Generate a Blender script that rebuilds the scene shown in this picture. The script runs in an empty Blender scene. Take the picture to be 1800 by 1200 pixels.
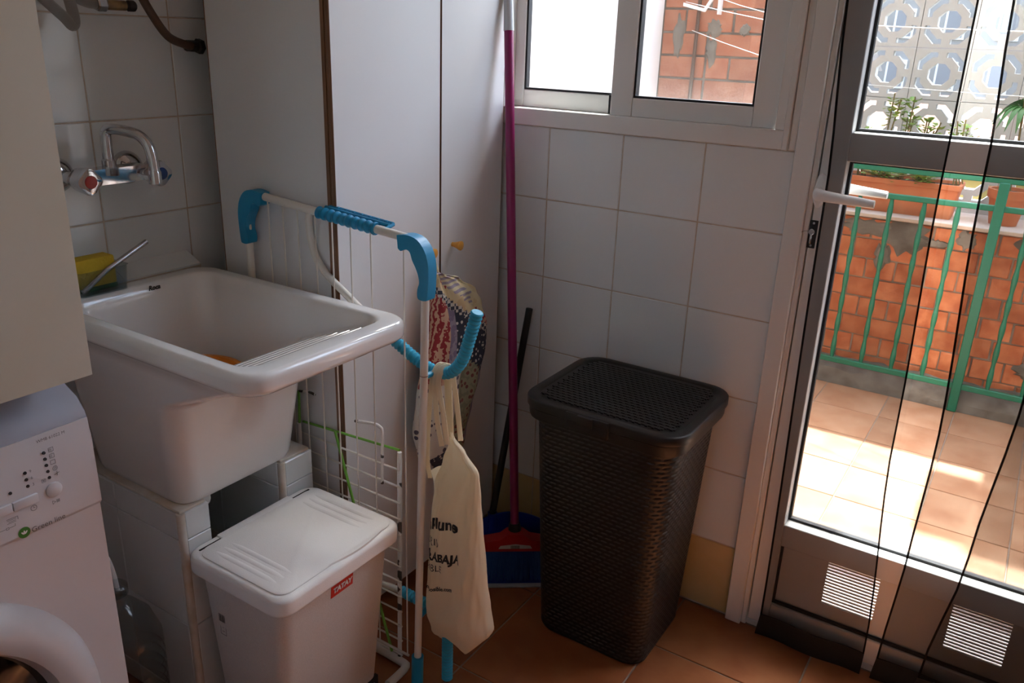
import bpy, bmesh, math, random
from mathutils import Vector, Matrix
R = math.radians
random.seed(7)
scn = bpy.context.scene
COL = scn.collection

# ------------------------------------------------------------------ camera
cam_d = bpy.data.cameras.new('camera'); cam = bpy.data.objects.new('camera', cam_d); COL.objects.link(cam)
cam_d.sensor_width = 36.0; cam_d.lens = 1445.33 / 1800 * 36; cam_d.clip_start = 0.02; cam_d.clip_end = 400
YAW, PITCH, ROLL = 0.5635, 0.3521, 0.0368
f = Vector((-math.sin(YAW)*math.cos(PITCH), math.cos(YAW)*math.cos(PITCH), -math.sin(PITCH)))
r0 = Vector((math.cos(YAW), math.sin(YAW), 0)); u0 = r0.cross(f)
rv = math.cos(ROLL)*r0 + math.sin(ROLL)*u0; uv = -math.sin(ROLL)*r0 + math.cos(ROLL)*u0
M = Matrix((rv, uv, -f)).transposed().to_4x4(); M.translation = Vector((1.6078, -1.804, 1.3825))
cam.matrix_world = M
scn.camera = cam

# ------------------------------------------------------------------ world, sun, exposure
w = bpy.data.worlds.new('sky'); scn.world = w; w.use_nodes = True
nt = w.node_tree; nt.nodes.clear()
sky = nt.nodes.new('ShaderNodeTexSky'); sky.sky_type = 'NISHITA'; sky.sun_disc = False
sky.sun_elevation = R(61.2); sky.sun_rotation = R(0); sky.air_density = 1.0; sky.dust_density = 2.5
bg = nt.nodes.new('ShaderNodeBackground'); bg.inputs[1].default_value = 3.0
wo = nt.nodes.new('ShaderNodeOutputWorld')
hsv = nt.nodes.new('ShaderNodeHueSaturation'); hsv.inputs['Saturation'].default_value = 0.85
nt.links.new(sky.outputs[0], hsv.inputs['Color']); nt.links.new(hsv.outputs[0], bg.inputs[0]); nt.links.new(bg.outputs[0], wo.inputs[0])
SUNV = Vector((0.0, 0.55, 1.0)).normalized()
sun_d = bpy.data.lights.new('sun', 'SUN'); sun = bpy.data.objects.new('sun', sun_d); COL.objects.link(sun)
sun_d.energy = 36.0; sun_d.angle = R(0.8); sun_d.color = (0.97, 0.99, 1.0)
sun.rotation_euler = SUNV.to_track_quat('Z', 'Y').to_euler(); sun.location = (6, 3, 9)
scn.view_settings.view_transform = 'Standard'; scn.view_settings.look = 'None'
scn.view_settings.gamma = 1.0; scn.view_settings.use_curve_mapping = False
scn.view_settings.exposure = -0.22
scn.cycles.max_bounces = 12; scn.cycles.diffuse_bounces = 6; scn.cycles.glossy_bounces = 6
scn.cycles.transmission_bounces = 8; scn.cycles.transparent_max_bounces = 20
scn.cycles.caustics_reflective = False; scn.cycles.caustics_refractive = False
scn.cycles.sample_clamp_indirect = 40.0
scn.cycles.use_denoising = True

# ------------------------------------------------------------------ materials
def mat(name, col, rough=0.5, metal=0.0, col2=None, scale=20.0, bump=0.0, bscale=80.0, coat=0.0,
        rand=0.0, trans=0.0, ior=1.45, spec=0.5, detail=4.0, stretch=None):
    m = bpy.data.materials.new(name); m.use_nodes = True
    t = m.node_tree; b = t.nodes['Principled BSDF']
    b.inputs['Base Color'].default_value = (*col, 1); b.inputs['Roughness'].default_value = rough
    b.inputs['Metallic'].default_value = metal; b.inputs['IOR'].default_value = ior
    b.inputs['Specular IOR Level'].default_value = spec
    b.inputs['Coat Weight'].default_value = coat; b.inputs['Coat Roughness'].default_value = 0.05
    b.inputs['Transmission Weight'].default_value = trans
    tc = t.nodes.new('ShaderNodeTexCoord'); vec = tc.outputs['Object']
    if stretch:
        mp = t.nodes.new('ShaderNodeMapping'); mp.inputs['Scale'].default_value = stretch
        t.links.new(vec, mp.inputs[0]); vec = mp.outputs[0]
    src = None
    if col2 is not None:
        n = t.nodes.new('ShaderNodeTexNoise'); n.inputs['Scale'].default_value = scale; n.inputs['Detail'].default_value = detail
        oi = t.nodes.new('ShaderNodeObjectInfo'); ad = t.nodes.new('ShaderNodeVectorMath'); ad.operation = 'ADD'
        sc = t.nodes.new('ShaderNodeVectorMath'); sc.operation = 'SCALE'
        cv = t.nodes.new('ShaderNodeCombineXYZ')
        for k in range(3): t.links.new(oi.outputs['Random'], cv.inputs[k])
        t.links.new(cv.outputs[0], sc.inputs[0]); sc.inputs['Scale'].default_value = 7.0
        t.links.new(vec, ad.inputs[0]); t.links.new(sc.outputs[0], ad.inputs[1]); t.links.new(ad.outputs[0], n.inputs['Vector'])
        rp = t.nodes.new('ShaderNodeValToRGB')
        rp.color_ramp.elements[0].position = 0.35; rp.color_ramp.elements[0].color = (*col, 1)
        rp.color_ramp.elements[1].position = 0.68; rp.color_ramp.elements[1].color = (*col2, 1)
        t.links.new(n.outputs['Fac'], rp.inputs[0]); src = rp.outputs[0]
    if rand > 0:
        oi = t.nodes.new('ShaderNodeObjectInfo'); hs = t.nodes.new('ShaderNodeHueSaturation')
        mr = t.nodes.new('ShaderNodeMapRange'); mr.inputs['To Min'].default_value = 1 - rand; mr.inputs['To Max'].default_value = 1 + rand
        t.links.new(oi.outputs['Random'], mr.inputs['Value']); t.links.new(mr.outputs[0], hs.inputs['Value'])
        if src: t.links.new(src, hs.inputs['Color'])
        else: hs.inputs['Color'].default_value = (*col, 1)
        src = hs.outputs[0]
    if src: t.links.new(src, b.inputs['Base Color'])
    if bump > 0:
        n2 = t.nodes.new('ShaderNodeTexNoise'); n2.inputs['Scale'].default_value = bscale; n2.inputs['Detail'].default_value = 3
        t.links.new(vec, n2.inputs['Vector'])
        bp = t.nodes.new('ShaderNodeBump'); bp.inputs['Strength'].default_value = bump; bp.inputs['Distance'].default_value = 0.004
        t.links.new(n2.outputs['Fac'], bp.inputs['Height']); t.links.new(bp.outputs[0], b.inputs['Normal'])
    return m

def see_through(name, tint, fac, gloss=False, rough=0.02, film=(0.02, 0.02, 0.022)):
    """thin sheet: mix of transparent with a gloss (glass) or a dark weave (net)"""
    m = bpy.data.materials.new(name); m.use_nodes = True; t = m.node_tree; t.nodes.clear()
    o = t.nodes.new('ShaderNodeOutputMaterial'); mx = t.nodes.new('ShaderNodeMixShader')
    tr = t.nodes.new('ShaderNodeBsdfTransparent'); tr.inputs[0].default_value = (*tint, 1)
    if gloss:
        g = t.nodes.new('ShaderNodeBsdfGlossy'); g.inputs['Roughness'].default_value = rough
        lw = t.nodes.new('ShaderNodeLayerWeight'); lw.inputs[0].default_value = 0.5
        pw = t.nodes.new('ShaderNodeMath'); pw.operation = 'POWER'; pw.inputs[1].default_value = 5.0
        ma = t.nodes.new('ShaderNodeMath'); ma.operation = 'MULTIPLY_ADD'; ma.inputs[1].default_value = 0.96; ma.inputs[2].default_value = 0.04
        t.links.new(lw.outputs['Facing'], pw.inputs[0]); t.links.new(pw.outputs[0], ma.inputs[0]); t.links.new(ma.outputs[0], mx.inputs[0])
    else:
        g = t.nodes.new('ShaderNodeBsdfDiffuse'); g.inputs[0].default_value = (*film, 1)
        mx.inputs[0].default_value = fac
    t.links.new(tr.outputs[0], mx.inputs[1]); t.links.new(g.outputs[0], mx.inputs[2]); t.links.new(mx.outputs[0], o.inputs[0])
    return m

MT = {}
def chip(k, p0, p1):
    for n in MT[k].node_tree.nodes:
        if n.type == 'VALTORGB': n.color_ramp.elements[0].position = p0; n.color_ramp.elements[1].position = p1
def D(k, *a, **kw): MT[k] = mat(k, *a, **kw)
D('tile_white', (0.74, 0.765, 0.755), 0.10, bump=0.05, bscale=14, rand=0.03)
D('tile_yellow', (0.62, 0.45, 0.20), 0.12, bump=0.05, bscale=14, col2=(0.66, 0.50, 0.25), scale=12)
D('grout', (0.60, 0.52, 0.42), 0.9, col2=(0.48, 0.38, 0.28), scale=30, bump=0.3)
D('grout_floor', (0.36, 0.30, 0.25), 0.9, col2=(0.25, 0.20, 0.16), scale=40)
D('plaster', (0.85, 0.84, 0.82), 0.9, bump=0.15)
D('terracotta', (0.27, 0.080, 0.027), 0.33, col2=(0.38, 0.145, 0.056), scale=7, bump=0.12, bscale=30, rand=0.08)
D('terracotta_out', (0.324, 0.152, 0.076), 0.65, col2=(0.425, 0.244, 0.142), scale=8, bump=0.15, bscale=40, rand=0.12)
D('melamine', (0.73, 0.73, 0.73), 0.38, bump=0.02, bscale=200)
D('edge_brown', (0.16, 0.075, 0.035), 0.55, col2=(0.26, 0.13, 0.065), scale=12, stretch=(60, 60, 1))
D('knob_wood', (0.75, 0.38, 0.07), 0.35, col2=(0.66, 0.30, 0.05), scale=30)
D('dark', (0.012, 0.011, 0.011), 0.8)
D('alu_white', (0.72, 0.71, 0.68), 0.35, bump=0.03, bscale=150)
D('gasket', (0.012, 0.012, 0.014), 0.6)
D('black_fabric', (0.010, 0.009, 0.009), 0.95, bump=0.2, bscale=600)
D('handle_white', (0.78, 0.78, 0.77), 0.3)
D('steel', (0.55, 0.55, 0.55), 0.25, metal=1.0)
D('chrome', (0.58, 0.58, 0.59), 0.06, metal=1.0)
D('ceramic', (0.82, 0.80, 0.77), 0.08, coat=0.6, bump=0.02, bscale=12)
D('cap_red', (0.35, 0.015, 0.012), 0.25)
D('cap_blue', (0.02, 0.06, 0.22), 0.25)
D('braid', (0.36, 0.34, 0.31), 0.35, metal=0.9, bump=0.9, bscale=900, stretch=(1, 1, 1))
D('brass', (0.40, 0.26, 0.12), 0.35, metal=1.0, col2=(0.22, 0.15, 0.09), scale=60)
D('brown_hose', (0.085, 0.045, 0.028), 0.5)
D('cream_enamel', (0.56, 0.52, 0.43), 0.30, bump=0.03, bscale=90, col2=(0.54, 0.50, 0.40), scale=6)
D('washer_white', (0.62, 0.60, 0.61), 0.28, bump=0.01)
D('washer_top', (0.36, 0.36, 0.40), 0.33, bump=0.03, bscale=300)
D('ink', (0.02, 0.02, 0.022), 0.6)
D('ink_grey', (0.10, 0.10, 0.10), 0.6)
D('leaf_mark', (0.05, 0.20, 0.03), 0.5)
D('door_glass_dark', (0.01, 0.01, 0.012), 0.06)
D('ring_grey', (0.62, 0.62, 0.64), 0.3)
D('bin_grey', (0.66, 0.63, 0.60), 0.42, col2=(0.59, 0.56, 0.53), scale=400, bump=0.12, bscale=500)
D('bin_lid', (0.87, 0.87, 0.86), 0.40, col2=(0.82, 0.82, 0.81), scale=5, bump=0.1, bscale=500)
D('pedal_grey', (0.30, 0.30, 0.31), 0.4)
D('red_label', (0.62, 0.035, 0.02), 0.45)
D('white_paint', (0.80, 0.80, 0.78), 0.4)
D('rack_white', (0.74, 0.71, 0.64), 0.28, bump=0.02)
D('rack_blue', (0.012, 0.26, 0.48), 0.38, bump=0.03, bscale=120)
D('sleeve_blue', (0.03, 0.36, 0.55), 0.45, bump=0.05, bscale=200)
D('worn_white', (0.76, 0.75, 0.72), 0.4, col2=(0.05, 0.038, 0.030), scale=34, detail=1.5)
chip('worn_white', .60, .62)
D('green_rod', (0.18, 0.46, 0.06), 0.4)
D('canvas', (0.92, 0.83, 0.66), 0.9, bump=0.35, bscale=900, col2=(0.88, 0.77, 0.58), scale=6)
def glow_through(k, fac):
    '''thin cotton lets part of the light through'''
    t = MT[k].node_tree; b = t.nodes['Principled BSDF']; o = t.nodes['Material Output']; tr = t.nodes.new('ShaderNodeBsdfTranslucent'); mx = t.nodes.new('ShaderNodeMixShader')
    tr.inputs[0].default_value = b.inputs['Base Color'].default_value; mx.inputs[0].default_value = fac
    if b.inputs['Base Color'].links: t.links.new(b.inputs['Base Color'].links[0].from_socket, tr.inputs[0])
    t.links.new(b.outputs[0], mx.inputs[1]); t.links.new(tr.outputs[0], mx.inputs[2]); t.links.new(mx.outputs[0], o.inputs[0])
glow_through('canvas', .38)
D('pole_magenta', (0.24, 0.010, 0.095), 0.28, bump=0.02)
D('pole_grey', (0.45, 0.46, 0.47), 0.35)
D('broom_red', (0.42, 0.012, 0.016), 0.35)
D('bristle_blue', (0.02, 0.085, 0.30), 0.6)
D('pan_blue', (0.008, 0.04, 0.34), 0.35)
D('pan_lip', (0.40, 0.42, 0.44), 0.4)
D('black_plastic', (0.014, 0.014, 0.015), 0.42)
D('hamper', (0.013, 0.0095, 0.0080), 0.40, bump=0.05, bscale=300, spec=0.5)
D('sponge', (0.62, 0.42, 0.03), 0.9, bump=0.6, bscale=300)
D('sponge_green', (0.03, 0.12, 0.05), 0.95, bump=0.6, bscale=400)
D('orange_plastic', (0.75, 0.24, 0.015), 0.35)
D('stain', (0.60, 0.50, 0.38), 0.45, col2=(0.70, 0.66, 0.60), scale=22)
D('brick', (0.375, 0.104, 0.0416), 0.9, col2=(0.555, 0.208, 0.0972), scale=16, bump=0.5, bscale=60, rand=0.20)
D('brick_pale', (0.321, 0.116, 0.0625), 0.9, col2=(0.401, 0.187, 0.116), scale=14, bump=0.5, bscale=60, rand=0.15)
D('mortar', (0.277, 0.236, 0.201), 0.95, col2=(0.167, 0.139, 0.111), scale=18, bump=0.9, bscale=40)
D('cement', (0.20, 0.185, 0.165), 0.95, col2=(0.11, 0.095, 0.08), scale=14, bump=0.9, bscale=40)
D('green_iron', (0.0115, 0.158, 0.0936), 0.35, bump=0.05, bscale=100)
D('stone_ledge', (0.508, 0.407, 0.343), 0.8, col2=(0.584, 0.495, 0.432), scale=10)
D('block', (0.503, 0.503, 0.495), 0.9, bump=0.2, bscale=80, rand=0.04)
D('white_wall', (0.784, 0.784, 0.774), 0.9, bump=0.25, bscale=50)
D('pot_clay', (0.462, 0.139, 0.0578), 0.7, col2=(0.531, 0.196, 0.0924), scale=14)
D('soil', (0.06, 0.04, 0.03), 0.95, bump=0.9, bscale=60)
D('leaf', (0.13, 0.26, 0.05), 0.5, col2=(0.30, 0.36, 0.08), scale=25)
D('leaf_dark', (0.05, 0.15, 0.03), 0.5)
D('stem', (0.18, 0.14, 0.06), 0.8)
D('cord_white', (0.80, 0.82, 0.82), 0.6)
D('house_render', (0.26, 0.22, 0.17), 0.9, bump=0.2)
D('house_white', (0.36, 0.335, 0.305), 0.9, col2=(0.30, 0.275, 0.25), scale=1)
D('house_yellow', (0.42, 0.28, 0.09), 0.9)
D('house_blue', (0.32, 0.35, 0.40), 0.9)
D('roof_tile', (0.28, 0.12, 0.08), 0.9, col2=(0.36, 0.20, 0.14), scale=3)
D('roof_grey', (0.30, 0.28, 0.26), 0.9, col2=(0.22, 0.20, 0.18), scale=3)
D('far_pane', (0.26, 0.25, 0.25), 0.5)
D('ground', (0.09, 0.0855, 0.0765), 0.95, col2=(0.063, 0.0675, 0.045), scale=0.4)
D('cloth_cream', (0.70, 0.60, 0.40), 0.9, col2=(0.60, 0.50, 0.32), scale=40)
MT['glass'] = see_through('glass', (0.96, 0.98, 0.97), 0, gloss=True)
MT['net_black'] = see_through('net_black', (1, 1, 1), 0.46)
MT['net_hem'] = see_through('net_hem', (1, 1, 1), 0.86, film=(0.016, 0.014, 0.014))
MT['net_grey'] = see_through('net_grey', (1, 1, 1), 0.16, film=(0.35, 0.35, 0.35))
MT['clear_plastic'] = see_through('clear_plastic', (0.80, 0.84, 0.86), 0, gloss=True, rough=0.12)

def pattern(name, kind, a, b, scale, c=None):
    """printed cotton: a flat two or three colour print"""
    m = bpy.data.materials.new(name); m.use_nodes = True; t = m.node_tree; p = t.nodes['Principled BSDF']
    p.inputs['Roughness'].default_value = 0.9
    tc = t.nodes.new('ShaderNodeTexCoord')
    rp = t.nodes.new('ShaderNodeValToRGB'); rp.color_ramp.interpolation = 'CONSTANT'
    e = rp.color_ramp.elements; e[0].color = (*a, 1); e[1].color = (*b, 1)
    if kind == 'rings':
        n = t.nodes.new('ShaderNodeTexWave'); n.wave_type = 'RINGS'; n.rings_direction = 'SPHERICAL'
        n.inputs['Scale'].default_value = scale; n.inputs['Distortion'].default_value = 2.0; e[1].position = 0.5; out = n.outputs['Fac']
    elif kind == 'wave':
        n = t.nodes.new('ShaderNodeTexWave'); n.inputs['Scale'].default_value = scale; n.inputs['Distortion'].default_value = 6.0
        n.inputs['Detail Scale'].default_value = 2.0; e[1].position = 0.5; out = n.outputs['Fac']
    elif kind == 'check':
        n = t.nodes.new('ShaderNodeTexChecker'); n.inputs['Scale'].default_value = scale; e[1].position = 0.5; out = n.outputs['Fac']
    else:
        n = t.nodes.new('ShaderNodeTexVoronoi'); n.inputs['Scale'].default_value = scale; e[1].position = 0.30; out = n.outputs['Distance']
        e[0].color = (*b, 1); e[1].color = (*a, 1)
        if c:
            e2 = rp.color_ramp.elements.new(0.62); e2.color = (*c, 1)
    t.links.new(tc.outputs['Object'], n.inputs['Vector']); t.links.new(out, rp.inputs[0]); t.links.new(rp.outputs[0], p.inputs['Base Color'])
    MT[name] = m
pattern('print_spiral', 'rings', (0.62, 0.55, 0.36), (0.30, 0.26, 0.32), 26)
pattern('print_red', 'wave', (0.30, 0.03, 0.04), (0.60, 0.40, 0.28), 34)
pattern('print_navy', 'dots', (0.035, 0.045, 0.075), (0.62, 0.62, 0.58), 85)
pattern('print_sage', 'dots', (0.33, 0.33, 0.22), (0.20, 0.07, 0.06), 60, (0.25, 0.27, 0.18))
pattern('print_white', 'dots', (0.66, 0.64, 0.58), (0.10, 0.09, 0.13), 50)
pattern('print_diamond', 'check', (0.04, 0.05, 0.08), (0.62, 0.60, 0.54), 110)
pattern('print_violet', 'wave', (0.22, 0.19, 0.29), (0.33, 0.30, 0.38), 30)
pattern('print_cream', 'wave', (0.66, 0.56, 0.34), (0.60, 0.48, 0.27), 14)

# ------------------------------------------------------------------ builders
WPOS = {}
def wpos(o): return WPOS.get(o.name, Vector((0, 0, 0))) if o else Vector((0, 0, 0))
def thing(name, label, cat, loc=(0, 0, 0), group=None):
    o = bpy.data.objects.new(name, None); COL.objects.link(o); o.location = loc; o.empty_display_size = 0.05
    WPOS[o.name] = Vector(loc); o['label'] = label; o['category'] = cat
    if group: o['group'] = group
    return o
def setting(name, loc=(0, 0, 0)):
    o = bpy.data.objects.new(name, None); COL.objects.link(o); o.location = loc; WPOS[o.name] = Vector(loc); o['kind'] = 'structure'; return o
def tag(o, label, cat, group=None):
    o['label'] = label; o['category'] = cat
    if group: o['group'] = group
    return o
def mesh_from(bm, name, mats, smooth=True, angle=38):
    bmesh.ops.recalc_face_normals(bm, faces=bm.faces[:])
    me = bpy.data.meshes.new(name); bm.to_mesh(me); bm.free()
    for m in (mats if isinstance(mats, (list, tuple)) else [mats]): me.materials.append(MT[m])
    if smooth:
        me.shade_smooth(); me.set_sharp_from_angle(angle=R(angle))
    return me
def obj(name, bm, mats, parent=None, smooth=True, label=None, angle=38, loc=None):
    """bm holds world coordinates; the object's origin goes to the middle of its base (or the parent's origin)"""
    xs = [v.co.x for v in bm.verts]; ys = [v.co.y for v in bm.verts]; zs = [v.co.z for v in bm.verts]
    org = Vector(((min(xs)+max(xs))/2, (min(ys)+max(ys))/2, min(zs)))
    for v in bm.verts: v.co -= org
    me = mesh_from(bm, name, mats, smooth, angle)
    o = bpy.data.objects.new(name, me); COL.objects.link(o)
    o.location = org - wpos(parent); o.parent = parent; WPOS[o.name] = org
    if label: o['label'] = label
    return o
def struct(name, bm, m, **kw):
    o = obj(name, bm, m, **kw); o['kind'] = 'structure'; return o
def put(name, me, loc, parent=None, rot=None, scale=None):
    """a piece that shares mesh data; loc in world coordinates"""
    o = bpy.data.objects.new(name, me); COL.objects.link(o); o.parent = parent; o.location = Vector(loc) - wpos(parent)
    if rot: o.rotation_euler = rot
    if scale: o.scale = scale
    WPOS[o.name] = Vector(loc)
    return o
def NB(): return bmesh.new()
def bx(bm, x0, x1, y0, y1, z0, z1, bev=0.0, seg=2):
    v = [bm.verts.new((x, y, z)) for x in (x0, x1) for y in (y0, y1) for z in (z0, z1)]
    F = [(0, 1, 3, 2), (4, 6, 7, 5), (0, 4, 5, 1), (2, 3, 7, 6), (0, 2, 6, 4), (1, 5, 7, 3)]
    fs = [bm.faces.new([v[i] for i in q]) for q in F]
    if bev > 0:
        es = list({e for q in fs for e in q.edges})
        bmesh.ops.bevel(bm, geom=es, offset=bev, segments=seg, affect='EDGES', profile=0.5)
    return bm
def B(*a, **k): return bx(NB(), *a, **k)
def loft(bm, rings, cap0=True, cap1=True, closed=True):
    vs = [[bm.verts.new(p) for p in r] for r in rings]; n = len(rings[0])
    for a, b in zip(vs, vs[1:]):
        for i in range(n if closed else n-1):
            j = (i+1) % n; bm.faces.new((a[i], a[j], b[j], b[i]))
    if cap0: bm.faces.new(list(reversed(vs[0])))
    if cap1: bm.faces.new(vs[-1])
    return bm
def catm(pts, k=8):
    P = [Vector(p) for p in pts]; P = [2*P[0]-P[1]] + P + [2*P[-1]-P[-2]]; out = []
    for i in range(1, len(P)-2):
        for s in range(k):
            t = s/k; a, b, c, d = P[i-1:i+3]
            out.append(0.5*((2*b)+(c-a)*t+(2*a-5*b+4*c-d)*t*t+(3*b-a-3*c+d)*t**3))
    out.append(P[-2]); return out
def tube(bm, pts, r, n=10, rf=None, cap=True):
    P = [Vector(p) for p in pts]; rings = []; N = None; L = 0.0
    for i, p in enumerate(P):
        T = (P[min(i+1, len(P)-1)] - P[max(i-1, 0)]).normalized()
        if N is None:
            N = T.orthogonal().normalized()
        N = (N - T*N.dot(T)).normalized(); Bn = T.cross(N)
        if i: L += (P[i]-P[i-1]).length
        rr = rf(L) if rf else r
        rings.append([p + rr*(math.cos(2*math.pi*k/n)*N + math.sin(2*math.pi*k/n)*Bn) for k in range(n)])
    return loft(bm, rings, cap, cap)
def T_(pts, r, n=10, rf=None): return tube(NB(), pts, r, n, rf)
def lathe(bm, prof, o=(0, 0, 0), ax=(0, 0, 1), n=24):
    o = Vector(o); A = Vector(ax).normalized(); N = A.orthogonal().normalized(); Q = A.cross(N)
    return loft(bm, [[o + A*h + max(r, 1e-4)*(math.cos(2*math.pi*k/n)*N + math.sin(2*math.pi*k/n)*Q) for k in range(n)] for r, h in prof])
def LA(*a, **k): return lathe(NB(), *a, **k)
def prism(bm, poly, o, U, V, t):
    """extrude the 2-D polygon (u,v) by t along U x V"""
    o, U, V = Vector(o), Vector(U), Vector(V); N = U.cross(V).normalized()
    a = [bm.verts.new(o + U*p[0] + V*p[1]) for p in poly]; b = [bm.verts.new(o + U*p[0] + V*p[1] + N*t) for p in poly]
    n = len(poly)
    for i in range(n): bm.faces.new((a[i], a[(i+1) % n], b[(i+1) % n], b[i]))
    bm.faces.new(list(reversed(a))); bm.faces.new(b)
    return bm
def PR(*a): return prism(NB(), *a)
def bevel_all(bm, off, seg=2, ang=30):
    es = [e for e in bm.edges if len(e.link_faces) == 2 and e.calc_face_angle(0) > R(ang)]
    bmesh.ops.bevel(bm, geom=es, offset=off, segments=seg, affect='EDGES', profile=0.5); return bm
def rrect(x0, x1, y0, y1, r, z, n=6):
    out = []
    for cx, cy, a in ((x1-r, y1-r, 0), (x0+r, y1-r, 90), (x0+r, y0+r, 180), (x1-r, y0+r, 270)):
        for k in range(n+1):
            t = R(a + 90*k/n); out.append(Vector((cx + r*math.cos(t), cy + r*math.sin(t), z)))
    return out
def text_mesh(s, size, bold=0.0, align='LEFT', shear=0.0):
    c = bpy.data.curves.new('lettering', 'FONT'); c.body = s; c.size = size; c.offset = bold; c.align_x = align; c.shear = shear
    c.resolution_u = 3
    o = bpy.data.objects.new('lettering', c); COL.objects.link(o); bpy.context.view_layer.update()
    me = bpy.data.meshes.new_from_object(o.evaluated_get(bpy.context.evaluated_depsgraph_get()))
    bm = NB(); bm.from_mesh(me); bpy.data.objects.remove(o); bpy.data.curves.remove(c); bpy.data.meshes.remove(me)
    return bm
def text(s, size, o, U, V, m, parent, name='lettering', bold=0.0, off=0.0006, shear=0.0, align='LEFT'):
    bm = text_mesh(s, size, bold, align, shear); o, U, V = Vector(o), Vector(U), Vector(V); N = U.cross(V)
    for v in bm.verts: v.co = o + U*v.co.x + V*v.co.y + N*off
    return obj(name, bm, m, parent, smooth=False)
def disc(bm, o, U, V, r, n=16, rx=None):
    o, U, V = Vector(o), Vector(U), Vector(V)
    bm.faces.new([bm.verts.new(o + U*(r*math.cos(2*math.pi*k/n)) + V*((rx or r)*math.sin(2*math.pi*k/n))) for k in range(n)]); return bm
X, Y, Z = Vector((1, 0, 0)), Vector((0, 1, 0)), Vector((0, 0, 1))

# ================================================================== THE ROOM
XR, YB, ZC = 2.75, -3.2, 2.50
# floor with separate terracotta tiles
fl = struct('floor', B(-0.10, XR+0.1, YB-0.1, 0.12, -0.10, -0.003), 'grout_floor', smooth=False)
PX, PY = 0.338, 0.333
tile_me = mesh_from(B(-PX/2+0.002, PX/2-0.002, -PY/2+0.002, PY/2-0.002, -0.010, 0, bev=0.0015, seg=1), 'floor_tile', 'terracotta', smooth=False)
for i in range(-2, 6):
    for j in range(-7, 1):
        cx, cy = 0.703+PX*(i+0.5), -0.214+PY*(j+0.5)
        x0, x1, y0, y1 = max(cx-PX/2, 0)+0.002, min(cx+PX/2, XR)-0.002, max(cy-PY/2, YB)+0.002, min(cy+PY/2, 0.0)-0.002
        if x1-x0 < 0.02 or y1-y0 < 0.02: continue
        if abs(x1-x0-PX+0.004) < 1e-4 and abs(y1-y0-PY+0.004) < 1e-4: put('floor_tile', tile_me, (cx, cy, 0), fl)
        else: obj('floor_tile', B(x0, x1, y0, y1, -0.010, 0, bev=0.0015, seg=1), 'terracotta', fl, smooth=False)
struct('ceiling', B(-0.12, XR+0.12, YB-0.12, 0.14, ZC, ZC+0.1), 'plaster', smooth=False)
# back wall behind the camera, with a small unseen window added for fill light
BX0, BX1, BZ0, BZ1 = 1.20, 1.65, 1.45, 1.90
b = NB()
bx_pieces = ((-0.12, BX0, 0, ZC), (BX1, XR+0.12, 0, ZC), (BX0, BX1, 0, BZ0), (BX0, BX1, BZ1, ZC))
for xa, xb, za, zb in bx_pieces: bx(b, xa, xb, YB-0.12, YB, za, zb)
struct('wall_back', b, 'plaster', smooth=False)
w2 = setting('fill_window', (1.4, YB-0.06, BZ0))  # added unseen window, fill light from behind the camera
for xa, xb, za, zb in ((BX0, BX0+.05, BZ0, BZ1), (BX1-.05, BX1, BZ0, BZ1), (1.375, 1.425, BZ0, BZ1), (BX0, BX1, BZ0, BZ0+.05), (BX0, BX1, BZ1-.05, BZ1)):
    obj('frame_bar', B(xa, xb, YB-0.085, YB-0.035, za, zb), 'alu_white', w2, smooth=False)
for xa, xb in ((BX0+.05, 1.375), (1.425, BX1-.05)): obj('pane', B(xa, xb, YB-0.062, YB-0.058, BZ0+.05, BZ1-.05), 'glass', w2, smooth=False)
struct('wall_right', B(XR, XR+0.12, YB, 0.12, 0, ZC), 'plaster', smooth=False)
TW = 0.2014
def wall_tiles(parent, us, zs, plane, yellow_row=0):
    cache = {}
    for u0_, u1_ in zip(us, us[1:]):
        for k, (z0, z1) in enumerate(zip(zs, zs[1:])):
            hw, hz = (u1_-u0_)/2-0.0012, (z1-z0)/2-0.0012; key = (round(hw, 4), round(hz, 4), k == yellow_row)
            if key not in cache:
                bm = B(-0.008, 0, -hw, hw, -hz, hz, bev=0.0016, seg=1) if plane == 'x' else B(-hw, hw, 0, 0.008, -hz, hz, bev=0.0016, seg=1)
                cache[key] = mesh_from(bm, 'wall_tile', 'tile_yellow' if k == yellow_row else 'tile_white', smooth=False)
            c = ((u0_+u1_)/2, (z0+z1)/2)
            rr = (random.uniform(-.0015, .0015), random.uniform(-.0015, .0015), random.uniform(-.0015, .0015))
            put('wall_tile', cache[key], (0, c[0], c[1]) if plane == 'x' else (c[0], 0, c[1]), parent, rr)
# left wall (taps)
wl = struct('wall_left', B(-0.14, -0.0014, YB, 0.0, 0, ZC), 'grout', smooth=False)
ysA = [-0.8498+TW*i for i in range(-7, 5)]; ysA = [y for y in ysA if y < -0.01] + [-0.001]
wall_tiles(wl, ysA, [0.003, .2, .4, .6, .8, 1.0, 1.2, 1.4, 1.6, 1.8, 2.0], 'x')
# window wall
WX0, WX1, DX1, ZS, ZH = 0.395, 1.157, 1.985, 1.183, 2.25
wf = struct('wall_front', B(-0.14, WX0, 0.0014, 0.14, 0, ZC), 'grout', smooth=False)
struct('wall_front_below_window', B(WX0, WX1, 0.0014, 0.14, 0, ZS), 'grout', smooth=False)
struct('wall_front_lintel', B(WX0, DX1, 0.0, 0.14, ZH, ZC), 'plaster', smooth=False)
struct('wall_front_end', B(DX1, XR, 0.0, 0.14, 0, ZC), 'plaster', smooth=False)
wall_tiles(wf, [0.001, 0.1524, 0.3538, 0.5558, 0.7572, 0.9586, 1.1555], [0.003, .2, .4, .6, .8, 1.003, 1.1815], 'y')

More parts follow.
